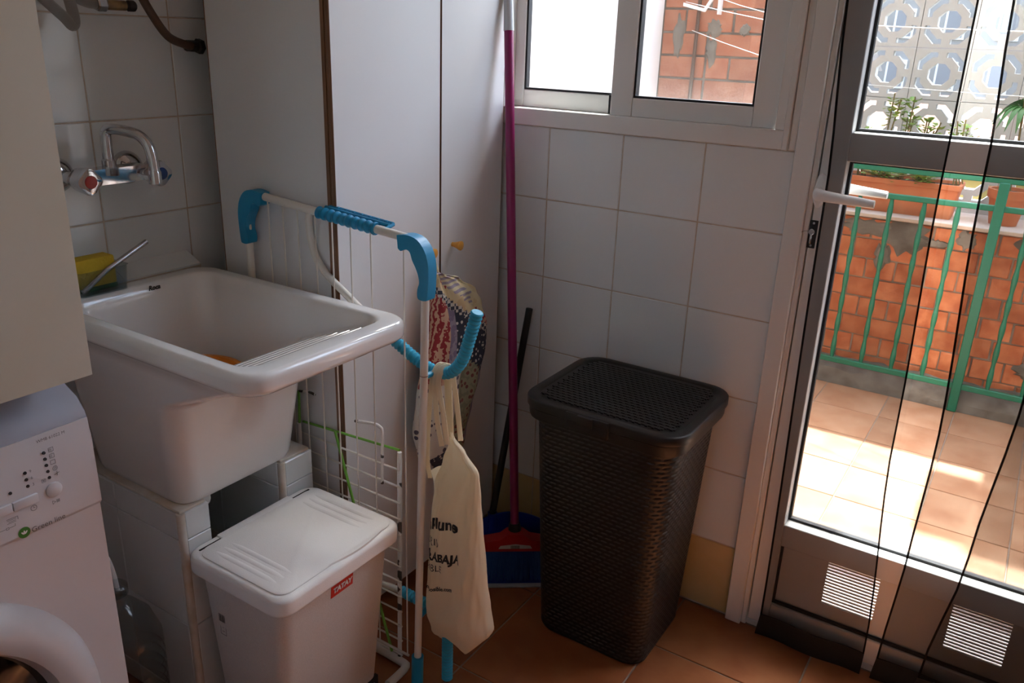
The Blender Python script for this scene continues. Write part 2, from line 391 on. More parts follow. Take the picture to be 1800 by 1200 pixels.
for nm, a in (('wall_outer_left', (-0.14, WX0, 0.14, 0.15, 0, 2.62)), ('wall_outer_below_window', (WX0, WX1, 0.14, 0.15, 0, ZS-0.03)), ('wall_outer_lintel', (WX0, DX1, 0.14, 0.15, ZH, 2.62)), ('wall_outer_end', (DX1, 2.70, 0.14, 0.15, 0, 2.62))):
    struct(nm, B(*a), 'house_render', smooth=False)
# ---- window
win = setting('window_1', (0.78, 0.05, ZS))
def wp(name, m, *a, par=win, bev=0.0015): return obj(name, B(*a, bev=bev, seg=1), m, par)
wp('frame_rail', 'alu_white', WX0, 1.140, -0.012, 0.075, ZS, ZS+0.040)
wp('frame_stile', 'alu_white', 1.108, 1.140, -0.012, 0.075, ZS+0.040, ZH)
wp('frame_stile', 'alu_white', WX0, 0.425, -0.012, 0.075, ZS+0.040, ZH)
wp('frame_rail', 'alu_white', WX0, 1.140, -0.012, 0.075, ZH-0.04, ZH)
wp('cover_strip', 'alu_white', 1.128, 1.1405, -0.017, -0.012, ZS, ZH)
def sash(x0, x1, y0, y1, lw, rw):
    s = obj('sash', B(x0, x0+lw, y0, y1, ZS+0.040, ZH-0.04, bev=0.0015, seg=1), 'alu_white', win)
    obj('sash_stile', B(x1-rw, x1, y0, y1, ZS+0.040, ZH-0.04, bev=0.0015, seg=1), 'alu_white', s)
    obj('sash_rail', B(x0+lw, x1-rw, y0+.001, y1-.001, ZS+0.040, ZS+0.082, bev=0.0015, seg=1), 'alu_white', s)
    obj('sash_rail', B(x0+lw, x1-rw, y0+.001, y1-.001, ZH-0.09, ZH-0.04, bev=0.0015, seg=1), 'alu_white', s)
    g = 0.005; ym = (y0+y1)/2; b = NB(); za, zb = ZS+0.082, ZH-0.09
    bx(b, x0+lw, x0+lw+g, y0+.004, y1-.004, za, zb); bx(b, x1-rw-g, x1-rw, y0+.004, y1-.004, za, zb)
    bx(b, x0+lw+g, x1-rw-g, y0+.004, y1-.004, za, za+g); bx(b, x0+lw+g, x1-rw-g, y0+.004, y1-.004, zb-g, zb)
    obj('gasket', b, 'gasket', s, smooth=False)
    obj('pane', B(x0+lw, x1-rw, ym-.002, ym+.002, za, zb), 'glass', s, smooth=False)
sash(0.425, 0.76, 0.034, 0.058, 0.028, 0.045)
sash(0.716, 1.106, 0.000, 0.028, 0.055, 0.052)
obj('brush_seal', B(0.709, 0.716, 0.004, 0.030, ZS+0.042, ZS+0.085), 'gasket', win, smooth=False)
sc_ = obj('fly_screen', B(0.60, 1.10, 0.070, 0.0712, ZS+0.045, ZH-0.045), 'net_grey', win, smooth=False)
struct('window_sill_1', B(WX0, WX1, 0.076, 0.19, ZS-0.03, ZS+0.012, bev=0.003, seg=1), 'stone_ledge')

# ---- door frame and door
dr = setting('door_1', (1.56, 0.03, 0))
def dp(name, m, *a, par=dr, bev=0.0018): return obj(name, B(*a, bev=bev, seg=1), m, par)
dp('frame_post', 'alu_white', 1.141, 1.157, -0.010, 0.09, ZS, ZH)
dp('frame_post', 'alu_white', 1.157, 1.196, -0.016, 0.09, 0.0, ZH)
dp('frame_post', 'alu_white', 1.196, 1.208, -0.006, 0.09, 0.0, ZH)
dp('frame_post', 'alu_white', 1.935, 1.985, -0.016, 0.09, 0.0, ZH)
dp('frame_stop', 'alu_white', 1.204, 1.222, 0.047, 0.09, 0.0, ZH, bev=0.001)
dp('frame_stop', 'alu_white', 1.920, 1.940, 0.047, 0.09, 0.0, ZH, bev=0.001)
dp('frame_stop', 'alu_white', 1.204, 1.940, 0.047, 0.09, ZH-.065, ZH, bev=0.001)
dp('frame_head', 'alu_white', 1.208, 1.935, -0.016, 0.09, ZH-0.05, ZH)
dp('threshold', 'alu_white', 1.208, 1.935, 0.0, 0.09, 0.0, 0.016)
LX0, LX1 = 1.211, 1.931
leaf = dp('door_leaf', 'alu_white', LX0, LX0+0.050, -0.004, 0.046, 0.020, ZH-0.055)
dp('stile', 'alu_white', LX1-0.050, LX1, -0.004, 0.046, 0.020, ZH-0.055, par=leaf)
GX0, GX1 = LX0+0.050, LX1-0.050
dp('rail', 'alu_white', GX0, GX1, -0.003, 0.045, 0.020, 0.085, par=leaf)
dp('rail', 'alu_white', GX0, GX1, -0.003, 0.045, 0.253, 0.312, par=leaf)
dp('rail', 'alu_white', GX0, GX1, -0.003, 0.045, 1.172, 1.230, par=leaf)
dp('rail', 'alu_white', GX0, GX1, -0.003, 0.045, ZH-0.11, ZH-0.055, par=leaf)
for za, zb in ((0.312, 1.172), (1.230, ZH-0.11)):
    dp('pane', 'glass', GX0, GX1, 0.034, 0.038, za, zb, par=leaf, bev=0)
    b = NB(); g = 0.006
    bx(b, GX0, GX0+g, 0.029, 0.0435, za, zb); bx(b, GX1-g, GX1, 0.029, 0.0435, za, zb)
    bx(b, GX0+g, GX1-g, 0.029, 0.0435, za, za+g); bx(b, GX0+g, GX1-g, 0.029, 0.0435, zb-g, zb)
    obj('gasket', b, 'gasket', leaf, smooth=False)
# vented bottom panel: plate pieces round two slotted grilles
GZ0, GZ1 = 0.127, 0.246; grilles = ((1.372, 1.488), (1.640, 1.756)); b = NB(); y0, y1 = 0.014, 0.026
bx(b, GX0, GX1, y0, y1, 0.085, GZ0); bx(b, GX0, GX1, y0, y1, GZ1, 0.253)
for xa, xb in ((GX0, grilles[0][0]), (grilles[0][1], grilles[1][0]), (grilles[1][1], GX1)): bx(b, xa, xb, y0, y1, GZ0, GZ1)
obj('vent_panel', b, 'alu_white', leaf, smooth=False)
b = NB(); g = 0.005
bx(b, GX0, GX0+g, 0.004, y0, 0.085, 0.253); bx(b, GX0, GX1, 0.004, y0, 0.085, 0.090); bx(b, GX1-g, GX1, 0.004, y0, 0.085, 0.253)
obj('panel_gasket', b, 'gasket', leaf, smooth=False)
nsl = 14; pit = (GZ1-GZ0)/nsl
for xa, xb in grilles:
    sm = mesh_from(B(-(xb-xa)/2, (xb-xa)/2, -0.004, 0.004, -pit*0.27, pit*0.27, bev=0.0006, seg=1), 'slat', 'alu_white', smooth=False)
    for k in range(nsl+1): put('slat', sm, ((xa+xb)/2, 0.020, GZ0+pit*k), leaf)
# handles, lock
for s, yy in ((-1, -0.004), (1, 0.046)):
    ro = obj('handle_rose', loft(NB(), [[Vector((1.219+0.0125*sx*math.cos(t), yy+s*d, 1.108+0.036*sx*math.sin(t))) for t in [2*math.pi*k/24 for k in range(24)]] for d, sx in ((0, 1.0), (0.007, 1.0), (0.011, 0.8))]), 'handle_white', leaf)
    pts = catm([(1.219, yy+s*0.008, 1.106), (1.219, yy+s*0.034, 1.106), (1.226, yy+s*0.045, 1.1055), (1.255, yy+s*0.048, 1.104), (1.335, yy+s*0.046, 1.100)], 5)
    b = NB(); rings = []
    for i, p in enumerate(pts):
        q = i/(len(pts)-1); T = (pts[min(i+1, len(pts)-1)]-pts[max(i-1, 0)]).normalized(); S = T.cross(Z).normalized()
        a_, c_ = 0.007+0.002*q, 0.011 + (0.003*math.sin(q*math.pi)) - 0.003*q
        rings.append([p + S*a_*math.cos(t) + Z*c_*math.sin(t) for t in [2*math.pi*k/14 for k in range(14)]])
    obj('lever', loft(b, rings), 'handle_white', leaf)
lk = dp('lock_plate', 'black_plastic', 1.2085, 1.2255, -0.0062, -0.004, 0.985, 1.045, par=leaf, bev=0.0008)
obj('key_cylinder', LA([(0.0001, 0), (0.0065, 0), (0.0065, 0.006), (0.0055, 0.007), (0.0001, 0.007)], (1.216, -0.0062, 1.021), (0, -1, 0), n=18), 'steel', leaf)
obj('key_cylinder', B(1.2135, 1.2185, -0.0125, -0.0062, 0.995, 1.020, bev=0.002), 'steel', leaf)
obj('key_ring', T_([Vector((1.208+0.012*math.cos(t), -0.013+0.004*math.sin(t), 1.018+0.003*math.sin(t))) for t in [math.pi*k/10 for k in range(11)]], 0.001, 6), 'steel', leaf)
for zz in (0.991, 1.039): obj('screw', LA([(0.0001, 0), (0.003, 0), (0.0025, 0.001), (0.0001, 0.001)], (1.217, -0.0062, zz), (0, -1, 0), n=10), 'steel', leaf)

# ================================================================== CABINET
CX0, CX1, CY0, CB = 0.072, 0.412, -0.615, 0.055
cab = thing('tall_cabinet', 'tall white melamine cupboard with brown edges and two doors in the corner', 'cabinet', (0.25, -0.31, 0))
obj('side_panel', B(CX0+0.003, CX1-0.007, CY0, CY0+0.016, CB, 2.20), 'melamine', cab, smooth=False)
obj('edge_strip', B(CX0, CX0+0.003, CY0, CY0+0.016, CB, 2.20), 'edge_brown', cab, smooth=False)
obj('edge_strip', B(CX1-0.007, CX1+0.002, CY0, CY0+0.016, CB, 2.20), 'edge_brown', cab, smooth=False)
obj('body', B(CX0+0.004, CX1-0.004, CY0+0.016, -0.022, CB, 2.20), 'melamine', cab, smooth=False)
obj('plinth', B(CX0+0.02, CX1-0.05, CY0+0.03, -0.03, 0.0, CB), 'dark', cab, smooth=False)
for ya, yb, ky in ((CY0, -0.2775, -0.328), (-0.2725, -0.018, -0.226)):
    d = obj('door', B(CX1+0.005, 0.4285, ya+0.0008, yb-0.0008, CB, 2.195), 'melamine', cab, smooth=False)
    for yy in (ya, yb-0.0008):
        obj('edge_strip', B(CX1+0.0045, 0.4195, yy, yy+0.0008, CB, 2.195), 'edge_brown', d, smooth=False)
        obj('edge_strip', B(0.4205, 0.4288, yy, yy+0.0008, CB, 2.195), 'edge_brown', d, smooth=False)
    obj('knob', LA([(0.0001, 0), (0.0055, 0.0), (0.0055, 0.004), (0.008, 0.014), (0.0115, 0.024), (0.0115, 0.026), (0.009, 0.0275), (0.0001, 0.028)], (0.4285, ky, 0.908), (1, 0, 0), n=24), 'knob_wood', d)

# ================================================================== SINK AND ITS SUPPORTS
def support(name, ya, yb):
    s = struct(name, B(0, 0.362, ya+0.008, yb-0.008, 0, 0.512), 'grout', smooth=False)
    zc = [0.003, 0.055, 0.255, 0.455, 0.514]
    for z0, z1 in zip(zc, zc[1:]):
        obj('tile', B(0.362, 0.371, ya+0.012, yb-0.001, z0+.001, z1-.001, bev=0.0014, seg=1), 'tile_white', s, smooth=False)
        for xa, xb in ((0.001, 0.16), (0.16, 0.358)):
            obj('tile', B(xa+.001, xb-.001, ya, ya+0.009, z0+.001, z1-.001, bev=0.0014, seg=1), 'tile_white', s, smooth=False)
            obj('tile', B(xa+.001, xb-.001, yb-0.009, yb, z0+.001, z1-.001, bev=0.0014, seg=1), 'tile_white', s, smooth=False)
    obj('corner_trim', T_([(0.3635, ya+0.0075, 0.001), (0.3635, ya+0.0075, 0.513)], 0.0085, 12), 'stain', s)
    obj('mortar_bed', B(0.001, 0.366, ya+0.004, yb-0.004, 0.512, 0.5195, bev=0.003), 'stain', s)
support('wall_sink_support', -1.002, -0.935)
support('wall_sink_support.001', -0.752, -0.662)
struct('shade_panel_sink', B(0.001, 0.02, -0.934, -0.753, 0.0, 0.515), 'soil', smooth=False)  # dark soil-coloured panel standing in for the shade under the sink
lg = struct('trim_1', PR([(0, 0.86), (0.046, 0.86), (0.046, 0.881), (0, 0.9035)], (0, -0.662, 0), X, Z, 0.75), 'grout', smooth=False)
for ya, yb in ((-0.848, -0.664), (-1.05, -0.850), (-1.25, -1.052)):
    obj('tile', bevel_all(PR([(0.001, 0.902), (0.046, 0.880), (0.047, 0.884), (0.001, 0.9065)], (0, yb, 0), X, Z, yb-ya), 0.001, 1), 'tile_white', lg, smooth=False)

sk = thing('laundry_sink', 'white ceramic laundry sink with washboard on tiled supports', 'sink', (0.35, -0.85, 0.52))
def rr(x0, x1, y0, y1, r, z): return rrect(x0, x1, y0, y1, r, z, 8)
outer = [rr(.075, .362, -.983, -.706, .035, .520), rr(.068, .370, -.990, -.698, .045, .535), rr(.060, .388, -1.004, -.686, .045, .66), rr(.056, .400, -1.012, -.678, .045, .735),
         rr(.054, .425, -1.017, -.674, .045, .755), rr(.053, .560, -1.028, -.668, .045, .812), rr(.052, .640, -1.034, -.664, .045, .838), rr(.050, .652, -1.041, -.659, .045, .842), rr(.048, .659, -1.046, -.6545, .047, .849), rr(.048, .660, -1.0463, -.654, .047, .852), rr(.048, .660, -1.0463, -.654, .047, .867), rr(.048, .6598, -1.0460, -.6542, .047, .870),
         rr(.050, .658, -1.043, -.656, .046, .876), rr(.0545, .6525, -1.0385, -.6605, .045, .8802), rr(.058, .649, -1.035, -.664, .045, .8806), rr(.083, .624, -1.020, -.682, .042, .8803), rr(.086, .621, -1.017, -.685, .042, .8796), rr(.090, .616, -1.012, -.690, .040, .877),
         rr(.094, .611, -1.008, -.694, .040, .868), rr(.098, .590, -1.005, -.697, .040, .855), rr(.104, .430, -1.000, -.702, .045, .795), rr(.110, .385, -.994, -.708, .05, .74), rr(.120, .360, -.985, -.716, .05, .61), rr(.135, .345, -.972, -.73, .055, .572), rr(.17, .31, -.94, -.76, .05, .562)]
obj('basin', loft(NB(), outer), 'ceramic', sk, angle=60)
b = NB()
for k in range(5):                                                       # ridges of the washboard, down the slope
    q = k/4; xr, zr = 0.578-0.125*q, 0.8525-0.047*q
    prism(b, [(-0.016, -0.010), (0.016, 0.002), (0.015, 0.007), (0.009, 0.0105), (0.000, 0.0085), (-0.013, 0.0005)], (xr, -0.722, zr), X, Z, 0.262)
obj('washboard', bevel_all(b, 0.0015, 2), 'ceramic', sk)
obj('drain', LA([(0.0001, 0), (0.03, 0), (0.03, 0.003), (0.022, 0.004), (0.0001, 0.002)], (0.25, -0.85, 0.5625)), 'chrome', sk)
obj('drain_pipe', T_(catm([(0.22, -0.86, 0.530), (0.24, -0.875, 0.500), (0.285, -0.905, 0.488), (0.322, -0.917, 0.492)], 6), 0.019, 16), 'white_paint', sk)
text('Roca', 0.0135, (0.0935, -0.832, 0.866), Y, Vector((-0.12, 0, 0.99)), 'ink', sk, 'brand_mark', bold=0.0006, off=0.005, shear=0.2)
bl = thing('plastic_bowl', 'orange plastic bowl lying in the laundry sink', 'bowl', (0.30, -0.86, 0.566))
obj('bowl', LA([(0.0001, 0), (0.060, 0), (0.080, 0.075), (0.098, 0.152), (0.104, 0.154), (0.104, 0.158), (0.095, 0.158), (0.077, 0.077), (0.057, 0.005), (0.0001, 0.005)], (0.240, -0.852, 0.5675), n=36), 'orange_plastic', bl)

# ---- tap
tp = thing('wall_tap', 'chrome two-handle wall tap with bent spout above the sink', 'tap', (0.0, -0.86, 1.05))
for yy, nm in ((-0.935, 'hot'), (-0.785, 'cold')):
    obj('rose', LA([(0.0001, 0), (0.034, 0.0), (0.034, 0.004), (0.030, 0.013), (0.020, 0.022), (0.013, 0.025), (0.0001, 0.025)], (0.0, yy, 1.105), (1, 0, 0), n=32), 'chrome', tp)
    obj('inlet', T_([(0.02, yy, 1.105), (0.075, yy, 1.105)], 0.0125, 16), 'chrome', tp)
    h = obj('handle', loft(NB(), [[Vector((x_, yy, 1.105)) + (Y*math.cos(t)+Z*math.sin(t))*r_*(1+e_*math.cos(4*t)) for t in [2*math.pi*k/32 for k in range(32)]] for x_, r_, e_ in ((0.066, 0.012, 0), (0.070, 0.016, .02), (0.078, 0.021, 0.08), (0.112, 0.024, 0.10), (0.118, 0.022, 0.09), (0.119, 0.016, 0.0))]), 'chrome', tp)
    obj('cap', LA([(0.0001, 0), (0.0125, 0), (0.0115, 0.0022), (0.0001, 0.003)], (0.1185, yy, 1.105), (1, 0, 0)), 'cap_red' if nm == 'hot' else 'cap_blue', h)
obj('body', bevel_all(B(0.056, 0.094, -0.920, -0.798, 1.092, 1.122), 0.008, 3), 'chrome', tp)
obj('spout_nut', LA([(0.0001, 0), (0.0135, 0), (0.0135, 0.014), (0.011, 0.017), (0.0001, 0.017)], (0.075, -0.868, 1.121)), 'chrome', tp)
obj('spout', T_(catm([(0.075, -0.868, 1.135), (0.075, -0.868, 1.170), (0.077, -0.867, 1.188), (0.088, -0.862, 1.1945), (0.120, -0.847, 1.191), (0.140, -0.8385, 1.184), (0.156, -0.834, 1.168), (0.162, -0.8325, 1.145), (0.164, -0.832, 1.115)], 6), 0.0105, 18), 'chrome', tp)
obj('aerator', LA([(0.0001, 0), (0.0125, 0), (0.0125, 0.022), (0.0105, 0.026), (0.0001, 0.026)], (0.164, -0.832, 1.096)), 'chrome', tp)

# ---- hoses and valve on the left wall
hz = thing('braided_hose', 'braided steel water hose looping on the tiled wall beside the cream appliance', 'hose', (0.05, -0.91, 1.37))
obj('hose', T_(catm([(0.03, -0.965, 1.47), (0.045, -0.935, 1.425), (0.055, -0.905, 1.392), (0.058, -0.893, 1.378), (0.055, -0.886, 1.390), (0.05, -0.889, 1.43), (0.04, -0.90, 1.50)], 7), 0.0100, 12), 'braid', hz)
vv = thing('stop_valve', 'old brass stop valve with dark knob and short braided hose', 'valve', (0.03, -0.80, 1.40))
obj('hose', T_(catm([(0.04, -0.90, 1.455), (0.045, -0.875, 1.428), (0.045, -0.85, 1.418), (0.045, -0.832, 1.417)], 6), 0.0085, 12), 'braid', vv)
obj('nut', LA([(0.0001, 0), (0.012, 0), (0.013, 0.003), (0.013, 0.017), (0.011, 0.02), (0.0001, 0.02)], (0.045, -0.834, 1.417), (0, 1, 0), n=6), 'steel', vv, smooth=False)
obj('valve_body', T_([(0.045, -0.815, 1.417), (0.045, -0.775, 1.417)], 0.0095, 14), 'brass', vv)
obj('wall_stub', T_([(0.0, -0.795, 1.417), (0.045, -0.795, 1.417)], 0.009, 14), 'brass', vv)
obj('knob', LA([(0.0001, 0), (0.007, 0), (0.007, 0.006), (0.0105, 0.009), (0.0105, 0.021), (0.008, 0.024), (0.0001, 0.024)], (0.045, -0.777, 1.417), (0, 1, 0), n=10), 'black_plastic', vv)
gh = thing('gas_hose', 'dark brown rubber hose curving down to a fitting behind the cupboard', 'hose', (0.03, -0.64, 1.33))
obj('hose', T_(catm([(0.04, -0.765, 1.53), (0.045, -0.745, 1.455), (0.05, -0.722, 1.405), (0.05, -0.690, 1.364), (0.045, -0.650, 1.349), (0.04, -0.622, 1.345)], 8), 0.0085, 14), 'brown_hose', gh)
obj('fitting', LA([(0.0001, 0), (0.011, 0), (0.011, 0.014), (0.016, 0.016), (0.016, 0.026), (0.0001, 0.026)], (0.04, -0.630, 1.345), (0, 1, 0), n=6), 'black_plastic', gh, smooth=False)
obj('fitting', T_([(0.0, -0.609, 1.345), (0.042, -0.609, 1.345)], 0.012, 12), 'black_plastic', gh)

# ---- sponge tub on the ledge
tb = thing('sponge_tub', 'clear plastic tub holding a yellow sponge on the sink ledge', 'tub', (0.06, -0.92, 0.884))
rg = [rrect(.028, .094, -.968, -.872, .008, .8815), rrect(.024, .098, -.972, -.868, .010, .931), rrect(.022, .100, -.974, -.866, .010, .932), rrect(.0255, .0965, -.9705, -.8695, .009, .931), rrect(.0295, .0925, -.9665, -.8735, .007, .884)]
obj('tub', loft(NB(), rg), 'clear_plastic', tb)
sp_ = thing('sponge', 'yellow sponge with green scouring side standing in the clear tub', 'sponge', (0.06, -0.92, 0.885))
obj('foam', B(.036, .074, -.963, -.882, .8925, .950, bev=.004), 'sponge', sp_)
obj('scouring_pad', B(.036, .074, -.963, -.882, .8845, .8925, bev=.001), 'sponge_green', sp_)
kn = thing('metal_tube', 'grey metal tube leaning out of the sponge tub', 'tube', (0.08, -0.9, 0.89))
obj('tube', T_([(0.084, -.962, .8905), (0.080, -.905, .924), (0.070, -.806, .962)], 0.0055, 14), 'steel', kn)

# ================================================================== WASHING MACHINE AND CREAM APPLIANCE
wm = thing('washing_machine', 'white front-loading washing machine with round door beside the sink', 'washing machine', (0.26, -1.51, 0))
WF, WY1, WY0 = 0.50, -1.213, -1.808
prof = [(0.03, 0.012), (WF, 0.012), (WF, 0.690), (0.03, 0.690)]
obj('body', bevel_all(B(0.03, WF-0.003, WY0, WY1, 0.015, 0.693), 0.012, 3), 'washer_white', wm)
b = PR([(0.03, 0.6935), (WF-0.002, 0.6935), (WF+0.003, 0.70), (WF+0.002, 0.80), (WF-0.002, 0.838), (0.03, 0.838)], (0, WY1, 0), X, Z, WY1-WY0)
obj('control_panel', bevel_all(b, 0.010, 3, 50), 'washer_white', wm)
b = PR([(0.03, 0.8385), (WF-0.003, 0.8385), (WF-0.006, 0.848), (WF-0.022, 0.866), (WF-0.055, 0.882), (WF-0.10, 0.889), (0.03, 0.889)], (0, WY1, 0), X, Z, WY1-WY0)
obj('top', bevel_all(b, 0.012, 3, 50), 'washer_top', wm)
for yy in (WY0+0.05, WY1-0.05):
    for xx in (0.08, 0.44): obj('foot', LA([(0.0001, 0), (0.02, 0), (0.02, 0.008), (0.012, 0.01), (0.012, 0.017), (0.0001, 0.017)], (xx, yy, 0)), 'black_plastic', wm)
DC = (WF-0.003, -1.515, 0.40)
dm = obj('door_rim', LA([(0.252, -0.002), (0.252, 0.004), (0.246, 0.022), (0.232, 0.036), (0.208, 0.040), (0.190, 0.032), (0.182, 0.014), (0.178, -0.002)], DC, (1, 0, 0), n=72), 'washer_white', wm)
obj('door_glass', LA([(0.181, 0.010), (0.150, 0.022), (0.10, 0.030), (0.05, 0.034), (0.0001, 0.035)], DC, (1, 0, 0), n=72), 'door_glass_dark', dm)
PF = WF+0.0033
led_me = None
for (yy, zz) in ((-1.284, .810), (-1.2838, .800), (-1.2835, .790), (-1.283, .780), (-1.2825, .770), (-1.3135, .791), (-1.3133, .7805), (-1.313, .770), (-1.337, .770)):
    obj('indicator', LA([(0.0001, -0.001), (0.0026, -0.001), (0.0022, 0.0006), (0.0001, 0.0006)], (WF+0.0028, yy, zz), (1, 0, 0), n=12), 'ink', wm)
for s, yy, zz in (('9', -1.3085, .7895), ('6', -1.308, .779), ('3', -1.3075, .7685)): text(s, .0062, (PF, yy, zz), Y, Z, 'ink_grey', wm)
obj('start_button', LA([(0.0001, 0), (0.0115, 0), (0.0115, 0.0025), (0.0095, 0.004), (0.0001, 0.0044)], (WF+0.0022, -1.2795, .7495), (1, 0, 0), n=28), 'washer_white', wm)
for ya in (-1.338, -1.374, -1.410): obj('button', B(WF, WF+0.0062, ya, ya+0.035, .742, .7555, bev=0.0012), 'washer_white', wm)
text('WMB 61022 M', .0066, (PF, -1.292, .8285), Y, Z, 'ink_grey', wm, off=0.0)
text('Green line', .0115, (PF+.0004, -1.320, .6985), Y, Z, 'ink_grey', wm)
lf = obj('leaf_badge', disc(NB(), (PF+.0003, -1.3295, .7035), Y, Z, .0085, 28), 'leaf_mark', wm, smooth=False)
b = NB()
for a_ in (-40, 0, 40):
    d_ = Y*math.sin(R(a_))+Z*math.cos(R(a_)); e_ = Y*math.cos(R(a_))-Z*math.sin(R(a_))
    disc(b, Vector((PF+.0006, -1.3295, .7005))+d_*.0035, e_, d_, .0012, 10, .0030)
obj('leaf_symbol', b, 'white_paint', lf, smooth=False)
def outline(pts, w_, name='icon', closed=True):
    b = NB(); n = len(pts)
    for i in range(n if closed else n-1):
        a, c = Vector(pts[i]), Vector(pts[(i+1) % n]); d = (c-a); nn = Vector((-d.y, d.x)).normalized()*w_/2 if d.length else Vector((0, 0))
        q = [a-nn, c-nn, c+nn, a+nn]; b.faces.new([b.verts.new((PF+.0002, p[0], p[1])) for p in q])
    obj(name, b, 'ink_grey', wm, smooth=False)
def sq(y, z, a, c): return [(y-a, z-c), (y+a, z-c), (y+a, z+c), (y-a, z+c)]
for k, zz in enumerate((.811, .801, .791)):
    outline(sq(-1.2745, zz+.001, .0034, .003), .0006)
    if k < 2: outline([(-1.2760+.0014*math.cos(t), zz+.0008+.0014*math.sin(t)) for t in [2*math.pi*q/8 for q in range(8)]], .0005)
for r_ in (.0034, .0016): outline([(-1.2730+r_*math.cos(t), .7815+r_*math.sin(t)) for t in [2*math.pi*q/14 for q in range(14)]], .0006)
outline([(-1.2755, .7715), (-1.2680, .7735)], .0008, closed=False); outline([(-1.2715, .769), (-1.2712, .776)], .0008, closed=False)
outline(sq(-1.2915, .769, .0026, .0026), .0005); outline([(-1.2930, .7675), (-1.29, .7705)], .0006, closed=False); outline([(-1.2930, .7705), (-1.29, .7675)], .0006, closed=False)
outline([(-1.2845, .7272), (-1.2845, .7325), (-1.2800, .7298)], .0006)
for k in range(3): outline([(-1.2782+.0017*k, .7275), (-1.2782+.0017*k, .7325)], .0009, closed=False)
outline([(-1.311+.0042*math.cos(t), .7345+.0042*math.sin(t)) for t in [2*math.pi*q/16 for q in range(16)]], .0007); outline([(-1.311, .7375), (-1.311, .7345), (-1.309, .7345)], .0006, closed=False)
outline([(-1.349, .733), (-1.334, .733), (-1.334, .728)], .0007, closed=False); outline([(-1.349, .731), (-1.336, .731)], .0006, closed=False); outline([(-1.347, .7285), (-1.337, .7285)], .0006, closed=False)
outline([(-1.349, .7265), (-1.337, .7265)], .0006, closed=False); outline([(-1.366, .7200), (-1.352, .7200)], .0006, closed=False); outline(sq(-1.3495, .7198, .0018, .0014), .0006); outline([(-1.347, .7200), (-1.339, .7200), (-1.339, .7235)], .0006, closed=False)

ap = thing('cream_appliance', 'cream enamelled appliance with rounded front edge standing on the washing machine', 'appliance', (0.28, -1.5, 0.889))
b = B(0.04, 0.532, -1.80, -1.214, 0.915, 1.80); bevel_all(b, 0.012, 4)
obj('housing', b, 'cream_enamel', ap)
for yy in (-1.74, -1.28):
    for xx in (0.09, 0.38): obj('foot', LA([(0.0001, 0), (0.022, 0), (0.018, 0.028), (0.0001, 0.028)], (xx, yy, 0.889)), 'black_plastic', ap)

# ---- water bottle in the gap
bo = thing('water_bottle', 'large clear ribbed plastic water bottle in the gap beside the washing machine', 'bottle', (0.27, -1.108, 0))
prof = [(0.0001, 0), (0.066, 0.0), (0.073, 0.012)]
for k in range(9):
    z0 = 0.02+0.024*k; prof += [(0.074, z0), (0.074, z0+0.012), (0.0705, z0+0.017), (0.0705, z0+0.020)]
prof += [(0.074, 0.245), (0.073, 0.27), (0.058, 0.315), (0.034, 0.345), (0.022, 0.355), (0.020, 0.372), (0.0001, 0.372)]
obj('bottle_body', LA(prof, (0.300, -1.108, 0.0), n=32), 'clear_plastic', bo)
obj('cap', LA([(0.0001, 0), (0.024, 0), (0.024, 0.016), (0.021, 0.019), (0.0001, 0.019)], (0.300, -1.108, 0.3725), n=24), 'clear_plastic', bo)
obj('carry_handle', T_(catm([(0.278, -1.127, 0.366), (0.263, -1.134, 0.40), (0.262, -1.130, 0.44), (0.268, -1.115, 0.458), (0.276, -1.100, 0.44), (0.281, -1.094, 0.40), (0.286, -1.094, 0.366)], 6), 0.0042, 8), 'white_paint', bo)

# ================================================================== PEDAL BIN
bn = thing('pedal_bin', 'light grey plastic pedal bin with a small red label in front of the sink', 'bin', (0.50, -0.84, 0))
body = [rrect(.415, .588, -.970, -.712, .022, .0), rrect(.412, .592, -.973, -.709, .025, .01), rrect(.392, .628, -.993, -.692, .030, .405), rrect(.392, .628, -.993, -.692, .030, .41)]
obj('body', loft(NB(), body), 'bin_grey', bn, angle=50)
col = [rrect(.386, .636, -.999, -.686, .030, .398), rrect(.379, .6435, -1.0055, -.6795, .032, .3995), rrect(.376, .6468, -1.008, -.677, .034, .4035), rrect(.3758, .647, -1.0082, -.6768, .034, .406), rrect(.3758, .647, -1.0082, -.6768, .034, .4275), rrect(.3765, .6463, -1.0075, -.6775, .034, .4315), rrect(.380, .643, -1.004, -.681, .033, .4355), rrect(.384, .639, -1.000, -.685, .031, .4375), rrect(.387, .636, -.997, -.688, .030, .4380)]
obj('collar', loft(NB(), col), 'bin_lid', bn, angle=50)
lid = obj('lid', loft(NB(), [rrect(.400, .634, -.9945, -.6905, .026, .434), rrect(.400, .634, -.9945, -.6905, .026, .4405), rrect(.403, .631, -.9915, -.6935, .025, .4425)]), 'bin_lid', bn, angle=50)
def ridge_bm(yy):
    rows_ = []
    for k in range(13):
        q = k/12; h = .0019*min(1, 4*min(q, 1-q)); w_ = .0062*min(1, .35+4*min(q, 1-q))
        rows_.append([Vector((.600-.175*q, yy+w_*math.cos(math.pi*t/10), .4423+h*.5*(1-math.cos(2*math.pi*t/10)))) for t in range(11)])
    return loft(NB(), rows_, False, False, False)
for k in range(3):
    for yy in (-.972+.018*k, -.713-.018*k):
        obj('ridge', ridge_bm(yy), 'bin_lid', lid, angle=70)
for ya, yb in ((-.985, -.935), (-.750, -.700)): obj('hinge_slot', B(.3945, .3985, ya, yb, .4375, .4388), 'dark', bn, smooth=False)
obj('hinge', B(.384, .404, -.935, -.750, .435, .4425, bev=.002), 'bin_lid', bn)
